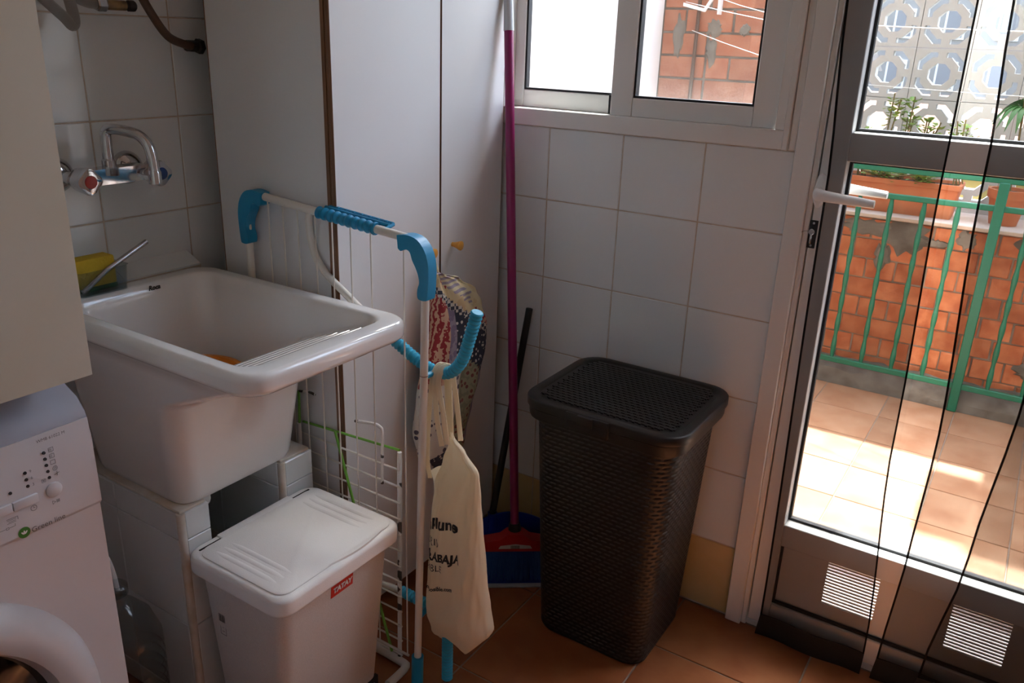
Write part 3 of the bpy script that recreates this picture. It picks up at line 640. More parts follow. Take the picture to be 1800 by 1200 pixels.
tab = [(-0.08, 0.0)] + [(-0.08+0.16*k/12, -0.010*math.sin(math.pi*k/12)) for k in range(1, 12)] + [(0.08, 0.0), (0.08, 0.006), (-0.08, 0.006)]
obj('lid_tab', PR([(p[0], p[1]) for p in tab], (.632, -.80, .4375), Y, Vector((-1, 0, 0)), .0045), 'bin_lid', lid)
tilt = Vector((0.0911, 0, 0.9958))
fx = lambda z: 0.592+(z-0.01)*0.0911
LY, LZ = -.838, .370
lb = obj('label', PR([(-.030, -.0150), (.030, -.0150), (.030, .0150), (-.030, .0150)], (fx(LZ)+.0002, LY, LZ), Y, tilt, .0006), 'red_label', bn, smooth=False)
text('TATAY', .0160, (fx(LZ)+.0009, LY, LZ-.0055), Y, tilt, 'white_paint', lb, bold=.0009, align='CENTER', off=.0006, shear=.12)
ys_ = lambda z: -.973-(z-.01)*.0506
b = NB()
for k in range(8): bx(b, .440+.0022*k, .440+.0022*k+(.0014 if k % 3 else .0008), ys_(.31)-.0004, ys_(.31), .298, .316)
obj('barcode', b, 'ink_grey', bn, smooth=False)
b = NB(); bx(b, .4400, .4560, ys_(.28)-.0003, ys_(.28), .266, .2668); bx(b, .4400, .4560, ys_(.28)-.0003, ys_(.28), .290, .2908); bx(b, .4400, .4406, ys_(.28)-.0003, ys_(.28), .266, .291); bx(b, .4554, .4560, ys_(.28)-.0003, ys_(.28), .266, .291)
bx(b, .445, .451, ys_(.28)-.0003, ys_(.28), .274, .2748); bx(b, .446, .450, ys_(.28)-.0003, ys_(.28), .283, .2838)
obj('moulded_symbol', b, 'ink_grey', bn, smooth=False)
obj('pedal', bevel_all(B(.590, .640, -.775, -.725, .012, .030), .005, 2), 'pedal_grey', bn)
obj('pedal_recess', B(.588, .5965, -.790, -.712, .004, .042), 'dark', bn, smooth=False)

# ================================================================== DRYING RACK
RY = -0.637
rk = thing('drying_rack', 'folded white tubular drying rack with blue plastic corners and ribbed arms', 'drying rack', (0.43, RY, 0))
TL, TR_ = Vector((0.205, RY, 1.058)), Vector((0.652, RY, 1.025))
obj('top_bar', T_([TL+Vector((-.0, 0, 0)), TR_], 0.0085, 12), 'rack_white', rk)
PLt, PRt = Vector((0.186, RY, 1.03)), Vector((0.6745, RY, 0.985))
obj('post', T_([PLt, (0.186, RY, 0.012)], 0.0080, 12), 'rack_white', rk)
obj('post', T_([PRt, (0.6715, RY-.004, 0.72), (0.655, RY-.008, 0.05)], 0.0080, 12), 'rack_white', rk)
def corner(ox, oz, s, sx):
    out = [(-.045, .012), (-.02, .0155), (.004, .010), (.021, -.008), (.029, -.032), (.030, -.060), (.027, -.098), (.022, -.104), (.008, -.104), (.0035, -.098), (.004, -.084), (.008, -.072), (.006, -.058), (.0, -.044), (-.0085, -.030), (-.014, -.016), (-.024, -.012), (-.036, -.017), (-.046, -.010)]
    P_ = [Vector((p[0]*sx, p[1])) for p in out]
    pts = catm([(p[0], p[1], 0) for p in P_], 3)
    poly = [(p.x, p.y) for p in pts[:-1]]
    b = PR(poly, (ox, RY+.0125, oz), X, Z, 0.025)
    obj('corner_piece', bevel_all(b, .004, 3, 40), 'rack_blue', rk)
corner(0.660, 1.020, 1, 1.0); corner(0.201, 1.052, 1, -1.0)
# folded shelf: thin vertical wires
for xx in (.248, .292, .335, .385, .432, .482, .535, .618):
    zt = 1.058-(xx-.205)*.0738
    zb_ = .05
    obj('wire', T_([(xx, RY+.004, zt), (xx-.002, RY+.004, zb_)], 0.0017, 6), 'rack_white', rk)
obj('cross_wire', T_([(.24, RY+.004, .05), (.62, RY+.004, .05)], 0.003, 8), 'rack_white', rk)
obj('wing_bar', T_(catm([(.372, RY+.006, 1.046), (.362, RY+.010, 1.02), (.362, RY+.012, .985), (.375, RY+.012, .945), (.405, RY+.012, .912), (.452, RY+.012, .883), (.505, RY+.012, .850), (.56, RY+.012, .812)], 6), 0.0078, 12), 'rack_white', rk)
dv = (TR_-TL).normalized()
hd = obj('folding_handle', T_([TL+dv*(.198+.152*k/80) for k in range(81)], .0118, 16, rf=lambda L: .0116+.0014*math.cos(L*2*math.pi/.0165)), 'rack_blue', rk)
n0 = Vector((0.07, .35, .93)).normalized()
b = NB()
for w_ in (-.010, .010): tube(b, [TL+dv*.205+Y*(.018+w_*.6)+Z*.010, TL+dv*.372+Y*(.018+w_*.6)+Z*.010], .0045, 8)
for q in (.207, .372): tube(b, [TL+dv*q+Z*.004, TL+dv*q+Y*.024+Z*.010], .004, 8)
obj('clip', b, 'rack_blue', hd)
for k in range(7): obj('rivet', LA([(.0001, 0), (.0042, 0), (.0035, .0025), (.0001, .003)], TL+dv*(.232+.021*k)+Y*.018+Z*.0135, (0, .1, 1), n=12), 'rack_blue', hd)
ribs = lambda L: .0118+.0013*math.cos(L*2*math.pi/.0088)
def fine(pts, step=.0015):
    out = [pts[0]]
    for a, c in zip(pts, pts[1:]):
        n = max(1, int((c-a).length/step))
        for k in range(1, n+1): out.append(a+(c-a)*k/n)
    return out
AY = -0.600
obj('ribbed_arm', T_(fine(catm([(.520, AY, .818), (.573, AY, .792), (.618, AY, .770), (.655, AY, .757), (.685, AY, .755), (.714, AY, .768), (.737, AY, .800), (.753, AY, .850), (.768, AY, .900)], 6)), .012, 16, rf=ribs), 'sleeve_blue', rk)
obj('arm_rod', T_([(.525, AY, .815), (.44, AY-.022, .835), (.36, RY+.014, .85)], .0075, 10), 'rack_white', rk)
obj('arm_bracket', T_([(.672, AY, .756), (.672, RY, .756)], .006, 10), 'rack_blue', rk)
obj('ribbed_arm', T_(fine([Vector((.573, AY, .186)), Vector((.655, AY, .183))]), .012, 16, rf=ribs), 'sleeve_blue', rk)
obj('ribbed_arm', T_(fine([Vector((.705, AY, .140)), Vector((.705, AY, .004))]), .012, 16, rf=ribs), 'sleeve_blue', rk)
obj('arm_rod', T_(catm([(.40, AY-.024, .190), (.573, AY, .186), (.66, AY, .182), (.698, AY, .170), (.705, AY, .140), (.705, AY, .06)], 5), .0075, 10), 'rack_white', rk)
obj('arm_bracket', T_([(.655, AY, .183), (.660, RY-.008, .183)], .006, 10), 'rack_blue', rk)
obj('foot_sleeve', T_([(.6555, RY-.008, .075), (.654, RY-.008, .0)], .0135, 14), 'rack_blue', rk)
obj('foot_sleeve', T_([(.186, RY, .06), (.186, RY, .0)], .0135, 14), 'rack_blue', rk)
b = T_([(.67215, RY-.0034, .7590), (.67215, RY-.0034, .7602)], .0086, 12); obj('joint_ring', b, 'edge_brown', rk)

# ---- chipped wire stand with green rods
ws = thing('wire_stand', 'chipped white wire stand with two green rods behind the bin', 'wire stand', (0.47, -.622, 0))
SY = -.6185
obj('post', T_([(.588, SY, .556), (.580, SY, .01)], .0050, 10), 'worn_white', ws)
obj('post', T_([(.300, SY-.012, .545), (.300, SY-.012, .01)], .0050, 10), 'worn_white', ws)
for k in range(13):
    zz = .517-.0405*k
    obj('rung', T_([(.296, SY-.004, zz), (.592, SY-.004, zz-.002)], .0022, 6), 'rack_white', ws)
obj('top_rod', T_([(.305, SY-.004, .547), (.590, SY-.002, .562)], .0028, 8), 'green_rod', ws)
obj('diagonal_rod', T_([(.409, SY-.008, .556), (.563, SY-.008, .030)], .0032, 8), 'green_rod', ws)
obj('hook', T_(catm([(.470, SY-.006, .597), (.520, SY-.006, .605), (.540, SY-.006, .603), (.546, SY-.006, .590), (.545, SY-.006, .53), (.543, SY-.006, .468)], 5), .0036, 8), 'worn_white', ws)
obj('hook', T_(catm([(.30, SY-.006, .622), (.335, SY-.006, .628), (.350, SY-.006, .626)], 5), .003, 8), 'worn_white', ws)
obj('hook', T_([(.30, SY-.010, .54), (.30, SY-.007, .623)], .003, 8), 'green_rod', ws)
obj('base_tube', T_(catm([(.31, SY-.002, .011), (.45, SY-.002, .011), (.590, SY-.006, .011), (.608, SY-.014, .011), (.612, SY-.035, .011), (.612, SY-.078, .011)], 5), .0095, 12), 'rack_white', ws)

# ================================================================== TOTE BAG
tg = thing('tote_bag', 'cream cotton tote bag with black lettering hanging from a blue ribbed arm', 'bag', (.73, -.6, .13))
def lerp_tab(tab, z):
    tab = sorted(tab)
    if z <= tab[0][0]: return tab[0][1]
    for (a, va), (c, vc) in zip(tab, tab[1:]):
        if z <= c:
            q = (z-a)/(c-a); q = q*q*(3-2*q); return va+(vc-va)*q
    return tab[-1][1]
LXt = [(.115, .668), (.135, .655), (.18, .645), (.25, .647), (.33, .652), (.42, .656), (.50, .664), (.56, .683), (.60, .697), (.625, .700)]
RXt = [(.115, .822), (.135, .828), (.18, .829), (.25, .818), (.33, .806), (.42, .797), (.50, .792), (.56, .787), (.60, .752), (.625, .722)]
DTt = [(.115, .012), (.14, .030), (.20, .045), (.30, .040), (.40, .032), (.50, .024), (.58, .013), (.625, .006)]
def bag(phi, z):
    a, c, d = lerp_tab(LXt, z), lerp_tab(RXt, z), lerp_tab(DTt, z); cx, hw = (a+c)/2, (c-a)/2
    sx = math.copysign(abs(math.cos(phi))**.8, math.cos(phi)); q = (.625-z)/.51
    wr = .0060*math.sin(5*phi+9*z+1.0)*q + .0030*math.sin(11*phi-30*z)*math.sin(q*3.1) + .0022*math.sin(19*phi+46*z)*math.sin(q*3.1) + .006*math.exp(-((z-.20-.10*math.cos(phi))/.022)**2)*math.sin(phi)
    d2 = d + wr
    return Vector((cx + hw*sx, -.600 - .010*sx - d2*math.sin(phi), z + .0*sx))
zz = [.625-.51*(k/64) for k in range(65)]
b = loft(NB(), [[bag(2*math.pi*k/96, z) for k in range(96)] for z in zz], cap0=False, cap1=True)
for v in b.verts:
    x_ = v.co.x; lo = .116 + max(0, x_-.768)*1.25 + max(0, .690-x_)*.75
    v.co.z = max(v.co.z, lo + .25*max(0, v.co.z-.116)*(v.co.z < lo))
obj('bag_body', b, 'canvas', tg, angle=70)
# loose corner of the opening, straps
b = NB(); g_ = [[Vector((.640+.045*u, -.578+.012*u, .512+.012*u-.085*v*(1-.35*u)+.010*math.sin(3*u))) + Y*(.012*math.sin(2.5*v)) for u in [k/8 for k in range(9)]] for v in [k/8 for k in range(9)]]
loft(b, g_, False, False, False); obj('opening_corner', b, 'canvas', tg)
def strap(pts, w_=.0085):
    P_ = catm(pts, 6); b = NB(); rows = []
    for i, p in enumerate(P_):
        T = (P_[min(i+1, len(P_)-1)]-P_[max(i-1, 0)]).normalized(); S = T.cross(Vector((.45, -.9, 0)).normalized()).normalized(); N_ = T.cross(S)*.0014
        rows.append([p+S*w_+N_, p+S*w_*.3+N_*1.8, p-S*w_+N_, p-S*w_-N_, p-S*w_*.3-N_*.4, p+S*w_-N_])
    obj('strap', loft(b, rows), 'canvas', tg)
strap([(.668, -.616, .520), (.664, -.620, .58), (.674, -.6195, .735), (.677, -.612, .764), (.678, -.598, .7715), (.679, -.584, .760), (.684, -.580, .70), (.690, -.584, .60)], .0045)
strap([(.700, -.618, .605), (.690, -.6205, .66), (.683, -.6200, .735), (.685, -.612, .765), (.686, -.598, .7720), (.687, -.584, .760), (.690, -.580, .70), (.698, -.584, .61)], .0050)
strap([(.712, -.617, .612), (.704, -.6200, .68), (.692, -.6195, .738), (.693, -.612, .765), (.694, -.598, .7715), (.696, -.584, .760), (.706, -.580, .70), (.722, -.584, .61)], .0050)
def on_bag(s, size, z0, phi0, bold, name, rise=0.0, mtl='ink'):
    """print laid on the front of the bag, ending on the right at x = phi0, squeezed where the cloth folds away on the left"""
    bm = text_mesh(s, size, bold, align='RIGHT')
    bmesh.ops.triangulate(bm, faces=bm.faces[:]); bmesh.ops.subdivide_edges(bm, edges=[e for e in bm.edges if e.calc_length() > .006], cuts=1, use_grid_fill=False)
    for v in bm.verts:
        z = z0 + v.co.y + rise*v.co.x; xt = phi0 + v.co.x; e_ = lerp_tab(LXt, z)+.016
        if xt < e_: xt = e_ - .0145*math.tanh((e_-xt)/.030)
        lo_, hi_ = .15, 3.10
        for k in range(22):
            md = (lo_+hi_)/2
            if bag(md, z).x > xt: lo_ = md
            else: hi_ = md
        phi = (lo_+hi_)/2; p = bag(phi, z)
        t_ = bag(phi+.02, z)-bag(phi-.02, z); u_ = bag(phi, z+.004)-bag(phi, z-.004); n_ = t_.cross(u_).normalized()
        if n_.dot(Vector((math.cos(phi)*.5, -math.sin(phi), 0))) < 0: n_ = -n_
        v.co = p + n_*.0013
    obj(name, bm, mtl, tg, smooth=False)
on_bag('e', .036, .398, .6730, .0014, 'print', rise=.3); on_bag('plune', .0360, .430, .7530, .0012, 'print', rise=.26)
on_bag('CORID', .0235, .374, .7070, -.0001, 'print', rise=.3); on_bag('TRABAJA', .0270, .356, .7600, .0011, 'print', rise=.30)
on_bag('OSIBLE', .0225, .318, .7170, -.0001, 'print', rise=.3); on_bag('w.coneposible.com', .0140, .284, .7460, .0004, 'print', rise=.42)

# ================================================================== PATTERNED BAG ON THE CUPBOARD KNOB
pb = thing('patchwork_bag', 'patchwork print cloth bag hanging from a cupboard door knob', 'bag', (.48, -.30, .36))
LT = [(.330, -.330), (.37, -.360), (.42, -.415), (.49, -.432), (.57, -.420), (.66, -.395), (.76, -.372), (.84, -.358), (.868, -.352)]
RT = [(.330, -.275), (.37, -.250), (.42, -.228), (.49, -.205), (.57, -.172), (.64, -.152), (.70, -.152), (.76, -.172), (.80, -.200), (.84, -.262), (.868, -.335)]
TT = [(.330, .008), (.40, .022), (.55, .034), (.70, .036), (.80, .026), (.85, .012), (.868, .006)]
NU, NV = 60, 70; rings = []
for k in range(NV+1):
    z = .868-.538*k/NV; a, c, d = lerp_tab(LT, z), lerp_tab(RT, z), lerp_tab(TT, z)
    row = []
    for i in range(NU):
        ph = 2*math.pi*i/NU; s_ = math.copysign(abs(math.cos(ph))**.85, math.cos(ph)); w_ = .004*math.sin(6*ph+14*z)+.003*math.sin(9*ph-25*z)
        row.append(Vector((.475 + (d+w_)*math.sin(ph), (a+c)/2+(c-a)/2*s_, z)))
    rings.append(row)
b = NB(); loft(b, rings, True, True)
names = ['print_cream', 'print_spiral', 'print_red', 'print_navy', 'print_sage', 'print_white', 'print_diamond', 'print_violet']
for fc in b.faces:
    c = fc.calc_center_median(); a_, e_ = lerp_tab(LT, c.z), lerp_tab(RT, c.z); u = (c.y-a_)/max(e_-a_, .01); z = c.z; sk_ = z + .16*(u-.5)
    if z > .835 and u > .2: i = 1
    elif sk_ > .80: i = 2 if (u < .30) else (1 if u < .75 else 0)
    elif sk_ > .765: i = 0 if u < .72 else 2
    elif sk_ > .745: i = 6
    elif z > .60 and u < .22: i = 2
    elif z > .60 and u < .34: i = 7
    elif sk_ > .645: i = 3
    elif z < .405: i = 3 if u < .6 else 4
    elif u < .50: i = 5
    elif u > .88 and z < .58: i = 7
    else: i = 4
    fc.material_index = i
obj('bag_body', b, names, pb, angle=70)
obj('hanging_loop', T_(catm([(.462, -.345, .862), (.452, -.336, .885), (.447, -.328, .9015), (.447, -.318, .885), (.462, -.322, .858)], 6), .0028, 8), 'cloth_cream', pb)

# ================================================================== HAMPER
hm = thing('laundry_hamper', 'dark brown woven plastic laundry hamper with lid beside the door', 'hamper', (.91, -.19, 0))
HX, HY = .912, -.192
def hring(hx, hy, r, z, n=14, ox=0.0):
    """rounded rectangle with equally spaced points"""
    pts = rrect(HX+ox-hx, HX+ox+hx, HY-hy, HY+hy, r, z, 10); m = len(pts); cum = [0.0]
    for i in range(m): cum.append(cum[-1]+(pts[(i+1) % m]-pts[i]).length)
    out = []; Lt = cum[-1]; j = 0
    for k in range(n):
        s = Lt*k/n
        while cum[j+1] < s: j += 1
        q = (s-cum[j])/max(cum[j+1]-cum[j], 1e-9); out.append(pts[j].lerp(pts[(j+1) % m], q))
    return out
NP = 50; SEG = 8; NT = NP*SEG; rings = []; rows = 54; zb0, zb1 = .012, .585
def hdim(z):
    q = (z-zb0)/(zb1-zb0); return .143+.030*q, .130+.020*q, .045+.01*q
def norm_off(ring, d):
    n = len(ring); out = []
    for i, p in enumerate(ring):
        t = (ring[(i+1) % n]-ring[i-1]).normalized(); nn = Vector((t.y, -t.x, 0)); out.append(p+nn*d[i])
    return out
for r_ in range(rows):
    for v_, (dz, deep) in enumerate(((.0, 0), (.08, 1), (.24, 1), (.32, 0), (.66, -1))):
        z = zb0+(zb1-zb0)*(r_+dz)/rows; hx, hy, rad = hdim(z); ring = hring(hx, hy, rad, z, NT)
        d = []
        for i in range(NT):
            ph = (i + (SEG//2 if r_ % 2 else 0)) % SEG
            slot = ph in (1, 2, 3, 4, 5)
            if deep == 1: d.append(-.0010 if slot else .0003)
            elif deep == -1: d.append(.0005 if slot else .0003)
            else: d.append(.0003)
        rings.append(norm_off(ring, d))
hx, hy, rad = hdim(zb1)
base = [hring(.130, .117, .04, 0.0, NT), hring(.140, .127, .045, .003, NT)]
b = loft(NB(), base+rings+[hring(hx, hy, rad, zb1, NT)]); obj('woven_body', b, 'hamper', hm, angle=80)
rim = [hring(.178, .156, .055, .582, 96), hring(.189, .164, .058, .582, 96), hring(.191, .166, .06, .588, 96), hring(.192, .167, .06, .606, 96), hring(.186, .161, .058, .608, 96)]
rm = obj('rim', loft(NB(), rim), 'hamper', hm, angle=50)
ld = [hring(.190, .165, .06, .6085, 96), hring(.1955, .1695, .062, .6090, 96), hring(.196, .170, .062, .6110, 96), hring(.196, .170, .062, .6275, 96), hring(.1945, .1685, .061, .6296, 96), hring(.192, .166, .06, .6302, 96), hring(.174, .148, .05, .6300, 96), hring(.1725, .1465, .05, .6282, 96)]
lid = obj('lid', loft(NB(), ld), 'hamper', hm, angle=50)
# woven lid field: raised dashes with slots between
b = NB(); nx, ny = 22, 22; px_, py_ = .325/nx, .272/ny
for j in range(ny):
    for i in range(nx+1):
        cx = HX-.1625+px_*(i+(.5 if j % 2 else 0)); cy = HY-.136+py_*(j+.5)
        dx, dy = abs(cx-HX), abs(cy-HY)
        if dx > .162 or (max(0, dx-.118)**2+max(0, dy-.092)**2) > .0455**2: continue
        bx(b, cx-px_*.5, cx+px_*.5, cy-py_*.22, cy+py_*.46, .6270, .6304)
        bx(b, cx-px_*.20, cx+px_*.20, cy-py_*.56, cy-py_*.20, .6270, .6312)
weave = obj('lid_weave', b, 'hamper', lid, smooth=False); weave['kind'] = 'stuff'
obj('latch_plate', B(HX-.070, HX+.035, HY-.1745, HY-.164, .590, .6285, bev=.002), 'hamper', hm)
obj('latch_slot', B(HX-.064, HX+.029, HY-.1750, HY-.168, .596, .612), 'dark', hm, smooth=False)
obj('latch_tab', B(HX-.040, HX-.002, HY-.1790, HY-.168, .606, .6285, bev=.0015), 'hamper', hm)

# ================================================================== BROOM AND DUSTPAN
bdir = Vector((.80, .60, 0)).normalized(); bnrm = Vector((-.60, .80, 0)).normalized(); BC = Vector((.622, -.192, 0))
br = thing('broom', 'broom with magenta pole, red head and blue bristles in the corner', 'broom', (.622, -.192, 0.006))
P0, P1 = BC+Vector((-.006, .006, .150)), Vector((.4475, -.036, 1.43)); pd = (P1-P0).normalized()
obj('pole', T_([P0, P1-pd*.03], .0115, 18), 'pole_magenta', br)
obj('grip_cap', T_([P1-pd*.03, P1+pd*.045, P1+pd*.052, P1+pd*.10], .0125, 18, rf=lambda L: .0128 if L < .06 else (.011 if L < .085 else .004)), 'pole_grey', br)
obj('hanging_loop', T_([P1+pd*.095+Vector((.010*math.cos(t), 0, .018+.018*math.sin(t))) for t in [2*math.pi*k/16-1.57 for k in range(17)]], .0028, 8), 'pole_grey', br)
obj('socket', T_([P0-pd*.012, P0+pd*.004, P0+pd*.018], .0155, 18, rf=lambda L: .0175 if L < .02 else .0145), 'black_plastic', br)
hp = [(-.105, .098), (.105, .098), (.107, .112), (.090, .124), (.040, .134), (.020, .150), (-.020, .150), (-.040, .134), (-.090, .124), (-.107, .112)]
obj('head', bevel_all(PR(hp, BC-bnrm*.019*-1, bdir, Z, .038), .005, 2), 'broom_red', br)
obj('head_label', PR([(-.045, .107), (.045, .107), (.040, .116), (0, .121), (-.040, .116)], BC-bnrm*.0192, bdir, Z, .0006), 'pole_grey', br, smooth=False)
b = NB()
for k in range(8): prism(b, [(-.012+.003*k, .107), (-.012+.003*k+.0016, .107), (-.012+.003*k+.0016, .117), (-.012+.003*k, .117)], BC-bnrm*.0199, bdir, Z, .0004)
obj('barcode', b, 'ink', br, smooth=False)
b = NB(); rnd = random.Random(3)
for i in range(70):
    for j in range(5):
        q = -1+2*(i+rnd.random()*.6)/70; o_ = BC + bdir*(.100*q) + bnrm*(-.014+.007*j); e_ = BC + bdir*(.112*q+rnd.uniform(-.004, .004)) + bnrm*((-.014+.007*j)*1.6+rnd.uniform(-.003, .003))
        tube(b, [o_+Z*.100, e_+Z*.0085], .0013, 4)
bs = obj('bristles', b, 'bristle_blue', br); bs['kind'] = 'stuff'
dpn = thing('dustpan', 'blue dustpan with long black handle under the broom in the corner', 'dustpan', (.58, -.13, 0))
def dpt(u, v, z): return BC + bdir*u + bnrm*v + Z*z
b = NB()
fr = [[dpt(u, v, z) for u in [-.110+.220*k/20 for k in range(21)]] for v, z in ((-.032, .001), (-.032, .004), (.0, .005), (.135, .005))]
rows_ = [[dpt(u, v, 0.0) for u in [-.110+.220*k/20 for k in range(21)]] for v in (-.032, .14)]
bx_ = [[dpt(-.110, -.032, 0), dpt(.110, -.032, 0), dpt(.110, .14, 0), dpt(-.110, .14, 0)], [dpt(-.110, -.032, .004), dpt(.110, -.032, .004), dpt(.110, .14, .004), dpt(-.110, .14, .004)]]
obj('tray', loft(b, bx_), 'pan_blue', dpn)
arch = [(-.110, .004)] + [(-.110+.220*k/20, .085+.035*math.sin(math.pi*k/20)) for k in range(21)] + [(.110, .004)]
obj('back_wall', PR(arch, dpt(0, .145, 0), bdir, Z, .005), 'pan_blue', dpn)
for s in (-1, 1): obj('side_wall', PR([(-.03, .004), (.14, .004), (.14, .085), (.06, .050)], dpt(.1075*s+.002, 0, 0), bnrm, Z, .004), 'pan_blue', dpn)
lp = obj('lip', B(-.110, .110, -.008, .006, 0, .005, bev=.001), 'pan_lip', dpn)
lp.matrix_local = Matrix.Translation(dpt(0, -.036, 0)-wpos(dpn)) @ Matrix.Rotation(math.atan2(bdir.y, bdir.x), 4, 'Z')
H0 = dpt(-.055, .150, .10); H1 = Vector((.528, -.014, .71))
obj('handle', T_([H0, H0.lerp(H1, .1), H0.lerp(H1, .5), H1-(H1-H0)*.002, H1], .0105, 14, rf=lambda L: .010 if L < .58 else .0095), 'black_plastic', dpn)
obj('socket', T_([dpt(-.055, .150, .05), H0+(H1-H0)*.02], .014, 14), 'pan_blue', dpn)

# ================================================================== FLY CURTAIN
def net(name, label, left, right, nx=16, ydepth=-.030, amp=.004, z1=2.06, zb=.062, hem_r=True):
    c = thing(name, label, 'curtain', ((left(0)+right(0))/2, ydepth, 0.004), 'black net curtain panels over the glazed door')
    def pt(u, z): 
        x = left(z)+(right(z)-left(z))*u; return Vector((x, ydepth+amp*math.sin(u*9+z*1.3), z))
    zs = [zb+(z1-zb)*k/24 for k in range(25)]
    obj('net', loft(NB(), [[pt(k/nx, z) for k in range(nx+1)] for z in zs], False, False, False), 'net_black', c)
    def band(u0_, du, nm):
        b = NB(); loft(b, [[pt(u0_, z)+Vector((0, -.0012, 0)), pt(u0_, z)+Vector((du, -.0012, 0)), pt(u0_, z)+Vector((du, .0012, 0)), pt(u0_, z)+Vector((0, .0012, 0))] for z in zs]); obj(nm, b, 'net_hem', c, smooth=False)
    band(0, .0042, 'hem'); band(1, -.0036, 'hem')
    b = NB(); zz = (.004, .02, .045, zb+.002)
    loft(b, [[pt(k/nx, z)+Vector((0, -.0015, 0)) for k in range(nx+1)]+[pt(k/nx, z)+Vector((0, .0015, 0)) for k in range(nx, -1, -1)] for z in zz]); obj('bottom_band', b, 'black_fabric', c, smooth=False)
    return c
tabf = lambda tab: (lambda z: lerp_tab(tab, z))
net('fly_curtain', 'black net fly curtain panel beside the white door handle', tabf([(0, 1.240), (.07, 1.246), (1.1, 1.233), (1.5, 1.214), (2.1, 1.212)]), tabf([(0, 1.490), (.06, 1.491), (.63, 1.458), (1.18, 1.444), (1.5, 1.441), (2.1, 1.440)]))
net('fly_curtain', 'black net fly curtain panel on the side of the door away from the handle', tabf([(0, 1.512), (.09, 1.519), (.35, 1.530), (.6, 1.535), (1.18, 1.509), (1.5, 1.492), (2.1, 1.485)]), tabf([(0, 1.93), (2.1, 1.93)]), nx=24, ydepth=-.027)
net('fly_curtain', 'doubled-over black net fly curtain fold hanging slanted beyond the second vent grille', tabf([(0, 1.600), (.09, 1.609), (.39, 1.641), (.775, 1.662), (1.3, 1.70), (2.1, 1.74)]), tabf([(0, 1.90), (2.1, 1.92)]), nx=20, ydepth=-.040, amp=.003)

# ================================================================== THE PATIO
pf = struct('floor_patio', B(-0.3, 3.0, 0.12, 2.4, -0.12, -0.003), 'grout_floor', smooth=False)
QP = .255; qx0, qy0 = 0.990, 1.820
pt_me = mesh_from(B(-QP/2+.0018, QP/2-.0018, -QP/2+.0018, QP/2-.0018, -.010, 0, bev=.0015, seg=1), 'patio_tile', 'terracotta_out', smooth=False)
for i in range(-4, 7):
    for j in range(1, 7): put('patio_tile', pt_me, (qx0+QP*(i+.5), qy0-QP*(j-.5), 0), pf)
    obj('patio_tile', B(qx0+QP*i+.0018, qx0+QP*(i+1)-.0018, .145, qy0-QP*6-.0018, -.01, 0, bev=.0015, seg=1), 'terracotta_out', pf, smooth=False)
# rough cement kerb and brick parapet with separate bricks
b = NB(); rk_ = random.Random(5); kx = [-.13+.05*k for k in range(60)]
loft(b, [[Vector((x, 1.822+yy+rk_.uniform(-.008, .008)*q, zz+rk_.uniform(-.008, .008)*q)) for x in kx] for yy, zz, q in ((0, -.05, 0), (0, 0, .3), (.006, .03, 1), (.022, .06, 1), (.05, .085, 1), (.085, .105, 1), (.10, .11, 0))], False, False, False)
struct('trim_2', b, 'cement', angle=20)
PYF = 1.905
pw = struct('wall_parapet', B(-.14, 2.75, PYF+.006, PYF+.36, 0, .735), 'mortar', smooth=False)
bw, bh = .118, .0855; rb = random.Random(11)
bms = []
for k in range(4):
    bm = B(-bw/2+.0035, bw/2-.0035, 0, .05, -bh/2+.003, bh/2-.003, bev=.003, seg=1)
    for v in bm.verts: v.co += Vector((rb.uniform(-.0018, .0018), rb.uniform(-.002, .002), rb.uniform(-.0018, .0018)))
    bms.append(mesh_from(bm, 'brick', 'brick', smooth=False))
for j in range(8):
    zc = .045+bh*(j+.5)
    for i in range(19):
        xc = .45+bw*(i+(.5 if j % 2 else 0)+.12*rb.uniform(-1, 1)*0)
        if xc > 2.5: continue
        put('brick', bms[rb.randrange(4)], (xc, PYF+rb.uniform(-.004, .003), zc), pw, (0, rb.uniform(-.008, .008), rb.uniform(-.015, .015)))
# cement smears on the bricks
def smear(cx, cz, rx, rz, seed, y=PYF, parent=pw):
    rs = random.Random(seed); n = 22; b = NB()
    out = [(cx+rx*(1+rs.uniform(-.3, .2))*math.cos(2*math.pi*k/n), cz+rz*(1+rs.uniform(-.3, .2))*math.sin(2*math.pi*k/n)) for k in range(n)]
    inn = [(cx+(p[0]-cx)*.7, cz+(p[1]-cz)*.7) for p in out]
    loft(b, [[Vector((p[0], y+.002, p[1])) for p in out], [Vector((p[0], y-.007, p[1])) for p in inn]], False, True)
    obj('cement_smear', b, 'cement', parent)
for a in ((1.02, .690, .14, .045, 1), (1.17, .67, .10, .075, 2), (1.10, .58, .035, .06, 3), (1.40, .69, .045, .045, 4), (1.62, .70, .06, .04, 5), (1.72, .20, .06, .04, 6), (1.30, .66, .05, .02, 7)): smear(*a)
lgd = struct('trim_3', B(-.14, 2.75, PYF-.030, PYF+.36, .735, .753, bev=.004, seg=1), 'stone_ledge')
